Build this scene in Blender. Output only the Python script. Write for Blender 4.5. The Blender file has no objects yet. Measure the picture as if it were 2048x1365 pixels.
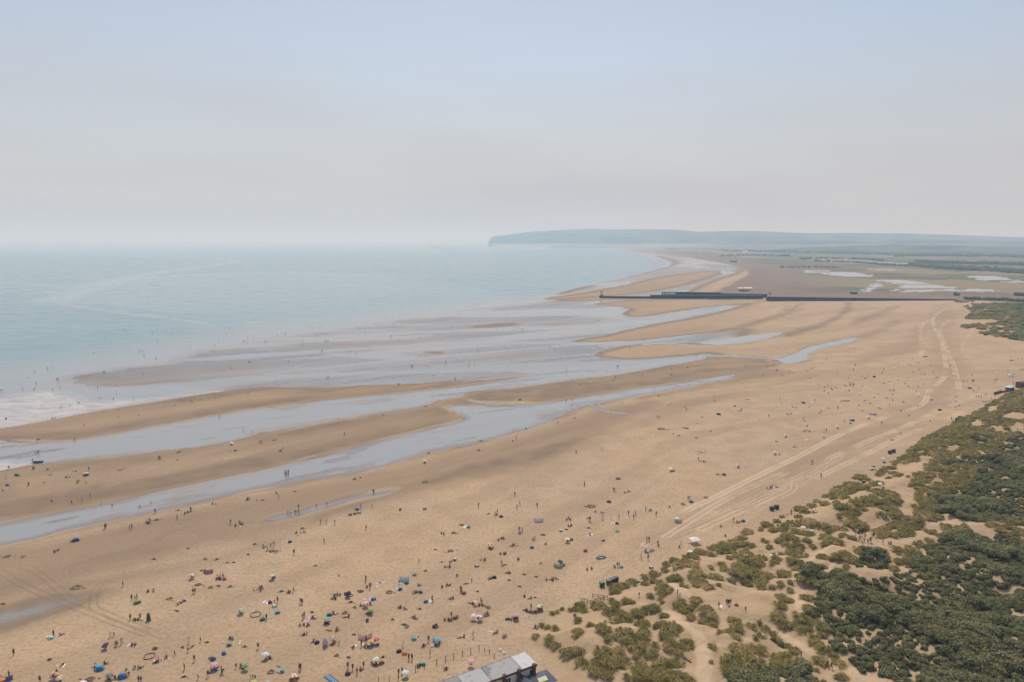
import bpy, math, random
import numpy as np
from mathutils import Vector, Matrix, Euler

# ------------------------------------------------------------------ camera, sky, sun, exposure
SC = bpy.context.scene
COL = SC.collection
FPX, CX, CY, CAMH = 1365.0, 1024.0, 682.5, 88.0
HORIZ = 481.5
PITCH = math.atan((CY - HORIZ) / FPX)

cam_data = bpy.data.cameras.new("camera")
cam_data.lens = 24.0
cam_data.sensor_width = 36.0
cam_data.clip_start = 0.5
cam_data.clip_end = 90000.0
cam = bpy.data.objects.new("camera", cam_data)
COL.objects.link(cam)
cam.location = (0, 0, CAMH)
cam.rotation_euler = (math.pi / 2 - PITCH, 0, 0)
SC.camera = cam

SUN_ELEV, SUN_AZ = math.radians(55), math.radians(-3)      # azimuth from +Y, negative = left of the view
world = bpy.data.worlds.new("World")
SC.world = world
world.use_nodes = True
wn, wl = world.node_tree.nodes, world.node_tree.links
wn.clear()
w_out = wn.new("ShaderNodeOutputWorld")
w_bg = wn.new("ShaderNodeBackground")
w_bg.inputs["Strength"].default_value = 0.112
w_sky = wn.new("ShaderNodeTexSky")
w_sky.sky_type = 'NISHITA'
w_sky.sun_disc = False
w_sky.sun_elevation = SUN_ELEV
w_sky.sun_rotation = SUN_AZ
w_sky.altitude = 80
w_sky.air_density = 1.2
w_sky.dust_density = 1.2
w_sky.ozone_density = 0.9
# thin high veil of cirrus all over the sky: pulls the blue towards white in soft streaks
w_tc = wn.new("ShaderNodeTexCoord")
w_map = wn.new("ShaderNodeMapping")
w_map.inputs["Scale"].default_value = (0.9, 0.9, 6.0)
w_map.inputs["Rotation"].default_value = (0.10, 0.22, 0.3)
w_ns = wn.new("ShaderNodeTexNoise")
w_ns.inputs["Scale"].default_value = 1.7
w_ns.inputs["Detail"].default_value = 5.0
w_ns.inputs["Roughness"].default_value = 0.5
w_rng = wn.new("ShaderNodeMapRange")
w_rng.inputs["From Min"].default_value = 0.35
w_rng.inputs["From Max"].default_value = 0.7
w_rng.inputs["To Min"].default_value = 0.30
w_rng.inputs["To Max"].default_value = 0.60
w_mix = wn.new("ShaderNodeMixRGB")
wl.new(w_tc.outputs["Generated"], w_map.inputs[0])
wl.new(w_map.outputs[0], w_ns.inputs["Vector"])
wl.new(w_ns.outputs["Fac"], w_rng.inputs["Value"])
w_sep = wn.new("ShaderNodeSeparateXYZ")
wl.new(w_tc.outputs["Generated"], w_sep.inputs[0])
w_veil = wn.new("ShaderNodeMapRange")          # the haze of a hot day thickens towards the horizon all round
w_veil.inputs["From Min"].default_value = 0.0
w_veil.inputs["From Max"].default_value = 0.26
w_veil.inputs["To Min"].default_value = 0.55
w_veil.inputs["To Max"].default_value = 0.0
wl.new(w_sep.outputs[2], w_veil.inputs["Value"])
w_add = wn.new("ShaderNodeMath"); w_add.operation = 'ADD'; w_add.use_clamp = True
wl.new(w_rng.outputs[0], w_add.inputs[0]); wl.new(w_veil.outputs[0], w_add.inputs[1])
wl.new(w_add.outputs[0], w_mix.inputs[0])
wl.new(w_sky.outputs[0], w_mix.inputs[1])
w_mix.inputs[2].default_value = (4.78, 4.66, 4.86, 1)      # white summer haze, evenly lit
wl.new(w_mix.outputs[0], w_bg.inputs["Color"])
wl.new(w_bg.outputs[0], w_out.inputs["Surface"])

sun_data = bpy.data.lights.new("sun", 'SUN')
sun_data.energy = 3.3
sun_data.angle = math.radians(0.6)
sun_data.color = (1.0, 0.925, 0.845)
sun = bpy.data.objects.new("sun", sun_data)
COL.objects.link(sun)
sd = Vector((math.sin(SUN_AZ) * math.cos(SUN_ELEV), math.cos(SUN_AZ) * math.cos(SUN_ELEV), math.sin(SUN_ELEV)))
sun.rotation_euler = (-sd).to_track_quat('-Z', 'Y').to_euler()

SC.view_settings.view_transform = 'Standard'
SC.view_settings.look = 'None'
SC.view_settings.exposure = 0.0
SC.view_settings.gamma = 1.0
SC.view_settings.use_curve_mapping = False
SC.render.engine = 'CYCLES'
SC.cycles.use_denoising = True
SC.cycles.max_bounces = 5
SC.cycles.diffuse_bounces = 2
SC.cycles.glossy_bounces = 2
SC.cycles.transmission_bounces = 2
SC.cycles.transparent_max_bounces = 6
SC.cycles.volume_bounces = 1
SC.cycles.caustics_reflective = False
SC.cycles.caustics_refractive = False

# ------------------------------------------------------------------ numeric helpers
def ground_from_px(px, py, z=0.0):
    """Points of the plane at height z seen at photograph pixels (2048 wide)."""
    px = np.asarray(px, float); py = np.asarray(py, float)
    u = (px - CX) / FPX; v = (py - CY) / FPX
    dy = math.cos(PITCH) - v * math.sin(PITCH)
    dz = -math.sin(PITCH) - v * math.cos(PITCH)
    t = (z - CAMH) / np.minimum(dz, -1e-5)
    return u * t, dy * t

def px_from_world(x, y, z):
    f = y * math.cos(PITCH) - (z - CAMH) * math.sin(PITCH)
    d = -y * math.sin(PITCH) - (z - CAMH) * math.cos(PITCH)
    return CX + FPX * x / f, CY + FPX * d / f

def _hash(ix, iy, seed):
    h = (ix.astype(np.int64) * 374761393 + iy.astype(np.int64) * 668265263 + seed * 974634533) & 0xFFFFFFFF
    h = ((h ^ (h >> 13)) * 1274126177) & 0xFFFFFFFF
    h = (h ^ (h >> 16)) & 0xFFFFFFFF
    return h.astype(np.float64) / 4294967295.0

def vnoise(x, y, seed=0):
    ix = np.floor(x); iy = np.floor(y)
    fx = x - ix; fy = y - iy
    fx = fx * fx * fx * (fx * (fx * 6 - 15) + 10); fy = fy * fy * fy * (fy * (fy * 6 - 15) + 10)
    a = _hash(ix, iy, seed); b = _hash(ix + 1, iy, seed)
    c = _hash(ix, iy + 1, seed); d = _hash(ix + 1, iy + 1, seed)
    return (a + (b - a) * fx) * (1 - fy) + (c + (d - c) * fx) * fy

def fbm(x, y, octaves=4, seed=0, gain=0.5):
    s = 0.0; amp = 1.0; tot = 0.0
    for o in range(octaves):
        s = s + amp * vnoise(x, y, seed + o * 17)
        tot += amp; amp *= gain
        x = x * 2.03 + 11.7; y = y * 2.03 + 5.3
    return s / tot

def sstep(a, b, x):
    t = np.clip((x - a) / (b - a), 0, 1)
    return t * t * (3 - 2 * t)

def smooth_curve(pts, closed=True, n=5):
    P = np.array(pts, float)
    m = len(P); out = []
    rng = range(m) if closed else range(m - 1)
    for i in rng:
        if closed:
            p0, p1, p2, p3 = P[(i - 1) % m], P[i], P[(i + 1) % m], P[(i + 2) % m]
        else:
            p0, p1, p2, p3 = P[max(i - 1, 0)], P[i], P[i + 1], P[min(i + 2, m - 1)]
        for k in range(n):
            t = k / n
            out.append(0.5 * ((2 * p1) + (p2 - p0) * t + (2 * p0 - 5 * p1 + 4 * p2 - p3) * t * t + (3 * p1 - p0 - 3 * p2 + p3) * t ** 3))
    if not closed:
        out.append(P[-1])
    return np.array(out)

def seg_dist(x, y, poly, closed=True):
    """Distance from points to a polyline, and inside flag (even-odd) when closed."""
    best = np.full(x.shape, 1e18); ins = np.zeros(x.shape, bool)
    m = len(poly)
    for i in range(m if closed else m - 1):
        ax, ay = poly[i]; bx, by = poly[(i + 1) % m]
        ex, ey = bx - ax, by - ay
        L = ex * ex + ey * ey + 1e-12
        t = np.clip(((x - ax) * ex + (y - ay) * ey) / L, 0, 1)
        dx = x - ax - t * ex; dy = y - ay - t * ey
        np.minimum(best, dx * dx + dy * dy, out=best)
        if closed and ay != by:
            c = (ay > y) != (by > y)
            ins ^= c & (x < ex * (y - ay) / (by - ay) + ax)
    return np.sqrt(best), ins

class Field:
    """A set of ground points together with their photograph pixels, for cutting shapes into attributes."""
    def __init__(self, x, y):
        self.x, self.y = x, y
        self.px, self.py = px_from_world(x, y, np.zeros_like(x))
        self.r = np.hypot(x, y)
    def signed(self, pts, smooth=True, margin=60.0):
        """Signed distance in metres (positive inside) to a shape outlined at photograph pixels; -1e9 far away."""
        q = smooth_curve(pts) if smooth else np.array(pts, float)
        q[:, 1] = np.maximum(q[:, 1], HORIZ + 0.8)
        gx, gy = ground_from_px(q[:, 0], q[:, 1])
        mg = margin
        sel = (self.x > gx.min() - mg) & (self.x < gx.max() + mg) & (self.y > gy.min() - mg) & (self.y < gy.max() + mg)
        out = np.full(self.x.shape, -1e9)
        if sel.any():
            d, ins = seg_dist(self.x[sel], self.y[sel], np.stack([gx, gy], 1))
            out[sel] = np.where(ins, d, -d)
        return out
    def line(self, pts, margin=30.0, smooth=True):
        q = smooth_curve(pts, closed=False) if smooth else np.array(pts, float)
        gx, gy = ground_from_px(q[:, 0], q[:, 1])
        mg = margin
        sel = (self.x > gx.min() - mg) & (self.x < gx.max() + mg) & (self.y > gy.min() - mg) & (self.y < gy.max() + mg)
        out = np.full(self.x.shape, 1e9)
        if sel.any():
            d, _ = seg_dist(self.x[sel], self.y[sel], np.stack([gx, gy], 1), closed=False)
            out[sel] = d
        return out
# ------------------------------------------------------------------ material helpers
def new_mat(name):
    m = bpy.data.materials.new(name)
    m.use_nodes = True
    nt = m.node_tree
    return m, nt.nodes, nt.links, nt.nodes["Principled BSDF"]

class NB:
    """Tiny helper to write node chains."""
    def __init__(self, nodes, links):
        self.n, self.l = nodes, links
    def attr(self, name):
        a = self.n.new("ShaderNodeAttribute"); a.attribute_name = name
        return a.outputs["Fac"]
    def pos(self, scale=(1, 1, 1), rot=(0, 0, 0)):
        g = self.n.new("ShaderNodeTexCoord"); mp = self.n.new("ShaderNodeMapping")
        mp.inputs["Scale"].default_value = scale; mp.inputs["Rotation"].default_value = rot
        self.l.new(g.outputs["Object"], mp.inputs[0])
        return mp.outputs[0]
    def noise(self, vec, scale, detail=4, rough=0.55, dist=0.0):
        t = self.n.new("ShaderNodeTexNoise")
        t.inputs["Scale"].default_value = scale; t.inputs["Detail"].default_value = detail
        t.inputs["Roughness"].default_value = rough; t.inputs["Distortion"].default_value = dist
        self.l.new(vec, t.inputs["Vector"])
        return t.outputs["Fac"]
    def rng(self, val, a, b, c=0.0, d=1.0):
        r = self.n.new("ShaderNodeMapRange")
        r.inputs["From Min"].default_value = a; r.inputs["From Max"].default_value = b
        r.inputs["To Min"].default_value = c; r.inputs["To Max"].default_value = d
        self.l.new(val, r.inputs["Value"])
        return r.outputs[0]
    def math(self, op, a, b=None):
        m = self.n.new("ShaderNodeMath"); m.operation = op
        for i, v in enumerate((a, b)):
            if v is None: continue
            if isinstance(v, (int, float)): m.inputs[i].default_value = v
            else: self.l.new(v, m.inputs[i])
        return m.outputs[0]
    def mix(self, fac, a, b, mode='MIX'):
        m = self.n.new("ShaderNodeMixRGB"); m.blend_type = mode
        for i, v in enumerate((fac, a, b)):
            if isinstance(v, (int, float)): m.inputs[i].default_value = v
            elif isinstance(v, tuple): m.inputs[i].default_value = (*v, 1) if len(v) == 3 else v
            else: self.l.new(v, m.inputs[i])
        return m.outputs[0]
    def bump(self, h, strength=0.3, dist=0.1):
        b = self.n.new("ShaderNodeBump")
        b.inputs["Strength"].default_value = strength; b.inputs["Distance"].default_value = dist
        self.l.new(h, b.inputs["Height"])
        return b.outputs[0]

def plain(name, col, rough=0.8, var=0.12, spec=0.3, scale=3.0, objcol=False, metal=0.0):
    m, n, l, p = new_mat(name)
    h = NB(n, l)
    f = h.rng(h.noise(h.pos(), scale, 3), 0.3, 0.7, 1 - var, 1 + var)
    if objcol:
        oi = n.new("ShaderNodeObjectInfo")
        c = h.mix(1.0, oi.outputs["Color"], f, 'MULTIPLY')
    else:
        c = h.mix(1.0, tuple(col), f, 'MULTIPLY')
    l.new(c, p.inputs["Base Color"])
    p.inputs["Roughness"].default_value = rough
    p.inputs["Specular IOR Level"].default_value = spec
    p.inputs["Metallic"].default_value = metal
    return m

def mesh_obj(name, verts, faces, mats=(), parent=None, smooth=False, link=True):
    me = bpy.data.meshes.new(name)
    me.from_pydata([tuple(v) for v in verts], [], [tuple(f) for f in faces])
    for m in mats: me.materials.append(m)
    if smooth: me.polygons.foreach_set("use_smooth", [True] * len(me.polygons))
    o = bpy.data.objects.new(name, me)
    if link: COL.objects.link(o)
    if parent is not None: o.parent = parent
    return o

def grid_mesh(name, V, F, attrs=None, smooth=True):
    """Quad mesh from numpy arrays, with float attributes per vertex."""
    me = bpy.data.meshes.new(name)
    me.vertices.add(len(V)); me.vertices.foreach_set("co", np.ascontiguousarray(V, dtype=np.float32).ravel())
    nf = len(F)
    me.loops.add(nf * 4); me.loops.foreach_set("vertex_index", np.ascontiguousarray(F, dtype=np.int32).ravel())
    me.polygons.add(nf); me.polygons.foreach_set("loop_start", np.arange(0, nf * 4, 4, dtype=np.int32))
    if smooth: me.polygons.foreach_set("use_smooth", np.ones(nf, dtype=bool))
    me.update(calc_edges=True)
    for k, a in (attrs or {}).items():
        at = me.attributes.new(k, 'FLOAT', 'POINT'); at.data.foreach_set("value", np.ascontiguousarray(a, dtype=np.float32))
    o = bpy.data.objects.new(name, me); COL.objects.link(o)
    return o

# ------------------------------------------------------------------ the shore: shapes traced along the ground
BAR_A = [(-60, 862), (0, 858), (60, 849), (120, 838), (200, 822), (300, 806), (400, 790), (460, 783), (500, 776), (540, 774), (580, 778), (640, 777), (720, 772), (800, 769), (900, 766), (960, 761), (1008, 757), (1004, 762), (960, 770), (900, 777), (820, 785), (760, 790), (700, 796), (640, 802), (560, 812), (480, 824), (400, 838), (320, 852), (240, 866), (180, 876), (140, 882), (80, 885), (40, 884), (0, 880), (-60, 878)]
BAR_B = [(-80, 955), (0, 944), (60, 930), (140, 922), (200, 915), (300, 905), (380, 897), (450, 885), (520, 868), (600, 853), (660, 843), (720, 832), (780, 823), (840, 815), (876, 810), (896, 818), (913, 831), (926, 838), (906, 846), (880, 853), (850, 862), (800, 870), (760, 882), (720, 892), (680, 905), (640, 915), (560, 932), (470, 950), (380, 970), (320, 982), (260, 996), (200, 1010), (130, 1024), (60, 1037), (0, 1046), (-80, 1060)]
ISLET = [(862, 808), (898, 798), (925, 797), (948, 806), (1000, 810), (1040, 813), (970, 814), (900, 812)]
BANK_D = [(925, 794), (960, 785), (1040, 776), (1100, 768), (1170, 758), (1240, 750), (1330, 735), (1400, 722), (1445, 716), (1540, 716), (1560, 730), (1500, 745), (1440, 753), (1380, 763), (1320, 772), (1260, 780), (1200, 789), (1150, 798), (1100, 805), (1040, 803), (960, 801)]
SHORE_C = [(-300, 1140), (0, 1090), (60, 1078), (130, 1062), (200, 1048), (300, 1025), (400, 1000), (480, 985), (560, 970), (640, 957), (720, 944), (760, 935), (800, 920), (860, 906), (940, 888), (1000, 875), (1040, 862), (1080, 850), (1120, 838), (1143, 826), (1155, 816), (1176, 813), (1200, 809), (1260, 794), (1320, 784), (1400, 769), (1460, 757)]
FLATS = [(130, 762), (200, 742), (330, 728), (360, 713), (470, 688), (560, 671), (700, 655), (860, 633), (940, 620), (1060, 607), (1100, 603), (1190, 601), (1400, 597), (1500, 601), (1490, 640), (1470, 690), (1450, 712), (1420, 712), (1240, 752), (1010, 757), (900, 767), (720, 774), (640, 779), (575, 780), (450, 785), (350, 768), (240, 776), (150, 774)]
SEA = [(-2600, 482.3), (-600, 482.3), (978, 482.3), (1060, 489), (1150, 494), (1230, 500), (1290, 508), (1325, 518), (1345, 528), (1310, 543), (1240, 559), (1170, 573), (1120, 586), (1090, 598), (1120, 610), (1020, 700), (1000, 760), (720, 774), (575, 780), (400, 792), (200, 824), (0, 860), (-60, 864), (-600, 960), (-2600, 1200)]
WATER = {   # name of the water body: list of outlines
    'tidal_channel': [
        [(-200, 905), (-60, 880), (0, 881), (140, 883), (320, 852), (560, 812), (820, 785), (1000, 762), (1060, 752), (1150, 742), (1240, 747), (1100, 766), (960, 783), (920, 793), (890, 800), (860, 810), (780, 824), (600, 854), (450, 886), (300, 906), (140, 923), (0, 946), (-200, 985)],
        [(-300, 1090), (0, 1046), (200, 1010), (380, 970), (560, 932), (720, 892), (880, 853), (926, 838), (905, 822), (890, 812), (960, 812), (1040, 812), (1100, 805), (1200, 789), (1320, 772), (1440, 753), (1470, 750), (1455, 758), (1400, 769), (1320, 784), (1260, 794), (1200, 808), (1160, 814), (1143, 826), (1080, 850), (1000, 875), (860, 906), (760, 935), (640, 957), (480, 985), (300, 1025), (130, 1062), (0, 1090), (-300, 1140)]],
    'tidal_pool': [
        [(526, 1041), (560, 1030), (600, 1022), (660, 1006), (720, 990), (795, 979), (770, 988), (700, 1003), (640, 1018), (590, 1033), (548, 1041)],
        [(1378, 691), (1440, 680), (1500, 672), (1550, 666), (1562, 669), (1520, 680), (1460, 689), (1400, 694)],
        [(1543, 721), (1590, 708), (1620, 695), (1680, 682), (1712, 677), (1702, 684), (1650, 695), (1622, 706), (1612, 720), (1580, 727), (1558, 725)],
        [(1552, 622), (1575, 611), (1596, 609), (1600, 613), (1580, 622), (1558, 627)]],
}
RUNNELS = [     # films of water left on the flats
    [(330, 722), (450, 711), (640, 699), (800, 690), (950, 683), (1100, 683), (1200, 682), (1300, 675), (1400, 662), (1440, 655), (1478, 655), (1440, 662), (1390, 674), (1330, 681), (1260, 690), (1200, 692), (1100, 690), (950, 689), (800, 697), (640, 708), (450, 722)],
    [(560, 678), (700, 669), (850, 661), (1000, 655), (1130, 650), (1240, 642), (1340, 628), (1420, 617), (1500, 607), (1525, 606), (1450, 619), (1390, 634), (1330, 645), (1250, 656), (1130, 659), (1000, 663), (850, 668), (700, 675)],
    [(300, 775), (430, 758), (560, 748), (740, 742), (900, 735), (1000, 727), (1150, 723), (1300, 718), (1420, 709), (1400, 722), (1330, 733), (1240, 748), (1120, 752), (1000, 745), (900, 748), (740, 752), (560, 760), (430, 772)],
    [(850, 632), (960, 624), (1100, 618), (1200, 617), (1260, 620), (1240, 630), (1100, 633), (960, 636)],
    [(640, 708), (760, 705), (860, 716), (800, 722), (700, 716)],
]
FLAT_SAND = [   # low drying backs on the flats: (outline, dryness)
    ([(1190, 609), (1240, 603), (1330, 600.5), (1420, 600), (1500, 600.5), (1510, 606), (1400, 616), (1330, 627), (1272, 634), (1248, 628), (1262, 618), (1220, 612)], 0.9),
    ([(1150, 684), (1210, 672), (1260, 660), (1330, 646), (1400, 634), (1460, 619), (1530, 605), (1640, 602), (1700, 640), (1600, 662), (1480, 657), (1440, 664), (1400, 668), (1330, 676), (1250, 683)], 0.9),
    ([(1195, 712), (1220, 700), (1280, 690), (1380, 687), (1440, 690), (1540, 690), (1560, 716), (1480, 716), (1420, 706), (1360, 712), (1300, 717), (1245, 718)], 0.9),
    ([(940, 655), (985, 647), (1030, 645), (1040, 650), (990, 655)], 0.42),
    ([(1080, 648), (1130, 645), (1180, 647), (1130, 651)], 0.35),
    ([(560, 697), (650, 689), (760, 683), (900, 679), (800, 687), (650, 696)], 0.3),
    ([(840, 657), (960, 652), (1100, 651), (960, 656)], 0.3),
    ([(960, 716), (1060, 706), (1090, 703), (1075, 712), (1000, 718)], 0.35),
    ([(130, 762), (210, 748), (330, 738), (450, 730), (570, 728), (520, 742), (400, 758), (250, 772), (160, 772)], 0.2),
    ([(848, 703), (890, 704), (880, 709), (850, 708)], 0.5),
]
DAMP = [        # (outline, amount): sand that is still dark from the tide, or churned by wheels
    ([(1180, 1165), (1450, 1035), (1700, 915), (1900, 812), (1935, 740), (1915, 660), (1905, 612), (1862, 618), (1850, 690), (1850, 775), (1660, 880), (1420, 985), (1260, 1080)], 0.11),
    ([(1560, 668), (1640, 646), (1680, 625), (1690, 606), (1702, 606), (1698, 626), (1655, 652), (1580, 676)], 0.30),
    ([(1470, 652), (1545, 630), (1590, 612), (1600, 606), (1612, 608), (1600, 622), (1550, 640), (1480, 662)], 0.26),
    ([(1700, 640), (1745, 625), (1790, 610), (1800, 614), (1770, 632), (1710, 652)], 0.20), ([(1620, 690), (1720, 668), (1790, 640), (1800, 650), (1730, 682), (1640, 702)], 0.18),
    ([(-200, 1080), (0, 1096), (300, 1032), (640, 962), (860, 912), (1040, 868), (1140, 833), (1200, 815), (1330, 800), (1260, 850), (1180, 885), (1080, 905), (960, 935), (800, 985), (640, 1050), (480, 1090), (300, 1130), (100, 1180), (-200, 1230)], 0.20),
    ([(620, 1055), (760, 1010), (900, 975), (1040, 940), (1140, 905), (1215, 868), (1150, 868), (1040, 895), (920, 925), (800, 962), (690, 1000), (600, 1035)], 0.30),
    ([(1100, 760), (1250, 765), (1400, 735), (1450, 740), (1380, 760), (1250, 778), (1130, 798), (1060, 800)], 0.30),
    ([(380, 845), (560, 822), (760, 797), (980, 768), (960, 772), (820, 788), (640, 806), (480, 828), (240, 868), (60, 888), (-60, 880), (-40, 868), (120, 862)], 0.30),
    ([(-80, 1010), (100, 985), (300, 950), (480, 915), (640, 890), (800, 858), (900, 835), (926, 840), (850, 864), (720, 894), (560, 934), (380, 972), (200, 1012), (-80, 1062)], 0.34),
    ([(1230, 855), (1300, 820), (1420, 790), (1600, 765), (1700, 720), (1760, 690), (1840, 680), (1845, 700), (1700, 735), (1560, 760), (1450, 800), (1330, 850)], 0.13),
    ([(-100, 1235), (0, 1216), (60, 1205), (150, 1188), (205, 1183), (185, 1205), (120, 1226), (50, 1248), (-100, 1285)], 0.74),
    ([(1830, 655), (1855, 650), (1850, 690), (1800, 705), (1810, 680)], 0.16),
    ([(1230, 745), (1500, 735), (1580, 745), (1500, 765), (1350, 790), (1270, 800)], 0.22),
    ([(380, 1120), (600, 1060), (500, 1110), (300, 1160), (60, 1200), (100, 1165)], 0.22),
]
FOAM = [(-400, 900), (-60, 800), (0, 796), (40, 788), (110, 782), (190, 800), (300, 796), (420, 782), (450, 784), (400, 791), (300, 807), (200, 823), (120, 839), (0, 859), (-60, 863), (-400, 920)]
MARSH = [(1412, 596), (1440, 581), (1482, 560), (1496, 546), (1482, 533), (1420, 521), (1340, 509), (1260, 500.5), (1180, 495), (1100, 490), (980, 482.3), (1600, 482.3), (3600, 482.3), (3600, 660), (2300, 620), (2048, 608), (1960, 602), (1900, 601), (1500, 597)]
PONDS = [
    [(1596, 543), (1640, 541), (1700, 545), (1748, 553), (1700, 554.5), (1650, 549)],
    [(1753, 562), (1800, 560), (1860, 568), (1900, 574), (1960, 578), (1992, 582), (1930, 584), (1880, 582), (1830, 585), (1788, 582), (1806, 574), (1790, 566)],
    [(1729, 582), (1743, 573), (1757, 566), (1752, 573), (1738, 581)],
    [(1908, 554), (1970, 551), (2010, 556), (2060, 562), (2060, 566), (2000, 564), (1950, 558)],
    [(1632, 520), (1700, 521), (1770, 525), (1828, 529), (1820, 532), (1760, 529), (1700, 525)],
    [(1735, 538), (1790, 538), (1782, 541)],
]
FARBEACH = [(1090, 598), (1230, 560), (1350, 528), (1300, 508), (1420, 521), (1482, 534), (1476, 546), (1420, 566), (1370, 586), (1300, 594), (1200, 595)]
DUNES = [(1085, 1500), (1088, 1330), (1056, 1292), (1010, 1279), (1060, 1262), (1110, 1240), (1180, 1197), (1240, 1165), (1300, 1132), (1400, 1098), (1480, 1065), (1520, 1046), (1600, 1015), (1680, 980), (1720, 965), (1770, 938), (1820, 897), (1870, 866), (1900, 850), (1960, 820), (2000, 797), (2048, 778), (2300, 725), (3600, 725), (3600, 1900), (1085, 1900)]
FARDUNES = [(1906, 603), (1936, 624), (1913, 650), (1918, 662), (1960, 675), (2010, 690), (2060, 706), (2300, 700), (3600, 712), (3600, 625), (2048, 611), (1960, 604)]

def to_world(pts, smooth=True):
    q = smooth_curve(pts) if smooth else np.array(pts, float)
    q[:, 1] = np.maximum(q[:, 1], HORIZ + 0.8)
    gx, gy = ground_from_px(q[:, 0], q[:, 1])
    return np.stack([gx, gy], 1)

_DW, _FW = to_world(DUNES), to_world(FARDUNES)
def poly_signed(x, y, P, reach=130.0):
    out = np.full(x.shape, -1e9)
    sel = (x > P[:, 0].min() - reach) & (x < P[:, 0].max() + reach) & (y > P[:, 1].min() - reach) & (y < P[:, 1].max() + reach)
    if sel.any():
        d, ins = seg_dist(x[sel], y[sel], P)
        out[sel] = np.where(ins, d, -d)
    return out

def dune_height(x, y, paths=None):
    """Height of the dunes above the beach, from the line of their foot."""
    s = poly_signed(x, y, _DW)
    h = 2.6 * sstep(-1, 14, s) + 1.8 * sstep(10, 70, s)
    h += sstep(0, 14, s) * ((fbm(x / 15, y / 15, 3, 3) - 0.5) * 4.6 + (fbm(x / 5, y / 5, 2, 8) - 0.5) * 1.5)
    s2 = poly_signed(x, y, _FW)
    h2 = 3.0 * sstep(0, 25, s2) + sstep(0, 25, s2) * (fbm(x / 30, y / 30, 3, 5) - 0.5) * 4
    return np.maximum(h, 0) + np.maximum(h2, 0)

def terrain_px(px, py, extra=0.0):
    """World point of the ground (dunes included) seen at a photograph pixel."""
    x, y = ground_from_px(px, py); z = np.zeros_like(np.asarray(x))
    for _ in range(12):
        zn = dune_height(np.atleast_1d(x), np.atleast_1d(y)).reshape(np.shape(x)) + extra
        z = 0.5 * z + 0.5 * zn
        x, y = ground_from_px(px, py, z)
    return x, y, z

# bare sand where nothing grows (photograph pixels): the trodden paths and hollows
BARE_LINES = [
 ([(1345, 1166), (1372, 1190), (1400, 1215), (1450, 1240), (1500, 1248), (1545, 1258), (1590, 1285), (1640, 1312), (1690, 1338), (1760, 1372)], 1.5),
 ([(1335, 1228), (1375, 1255), (1400, 1280), (1408, 1320), (1404, 1400)], 1.6),
 ([(1582, 1150), (1596, 1175), (1598, 1205), (1596, 1225), (1560, 1250), (1540, 1256)], 1.2),
 ([(1588, 1152), (1612, 1128), (1640, 1105), (1665, 1090)], 0.8),
 ([(1596, 1226), (1560, 1246), (1500, 1280), (1440, 1288)], 0.9),
 ([(1850, 1048), (1900, 1046), (1950, 1047), (2000, 1050), (2070, 1062)], 1.4),
 ([(1640, 1160), (1665, 1130), (1680, 1112)], 0.8),
 ([(1965, 905), (1985, 915), (2026, 922)], 1.2), ([(1890, 1140), (1860, 1118), (1836, 1102)], 0.7),
]

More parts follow.
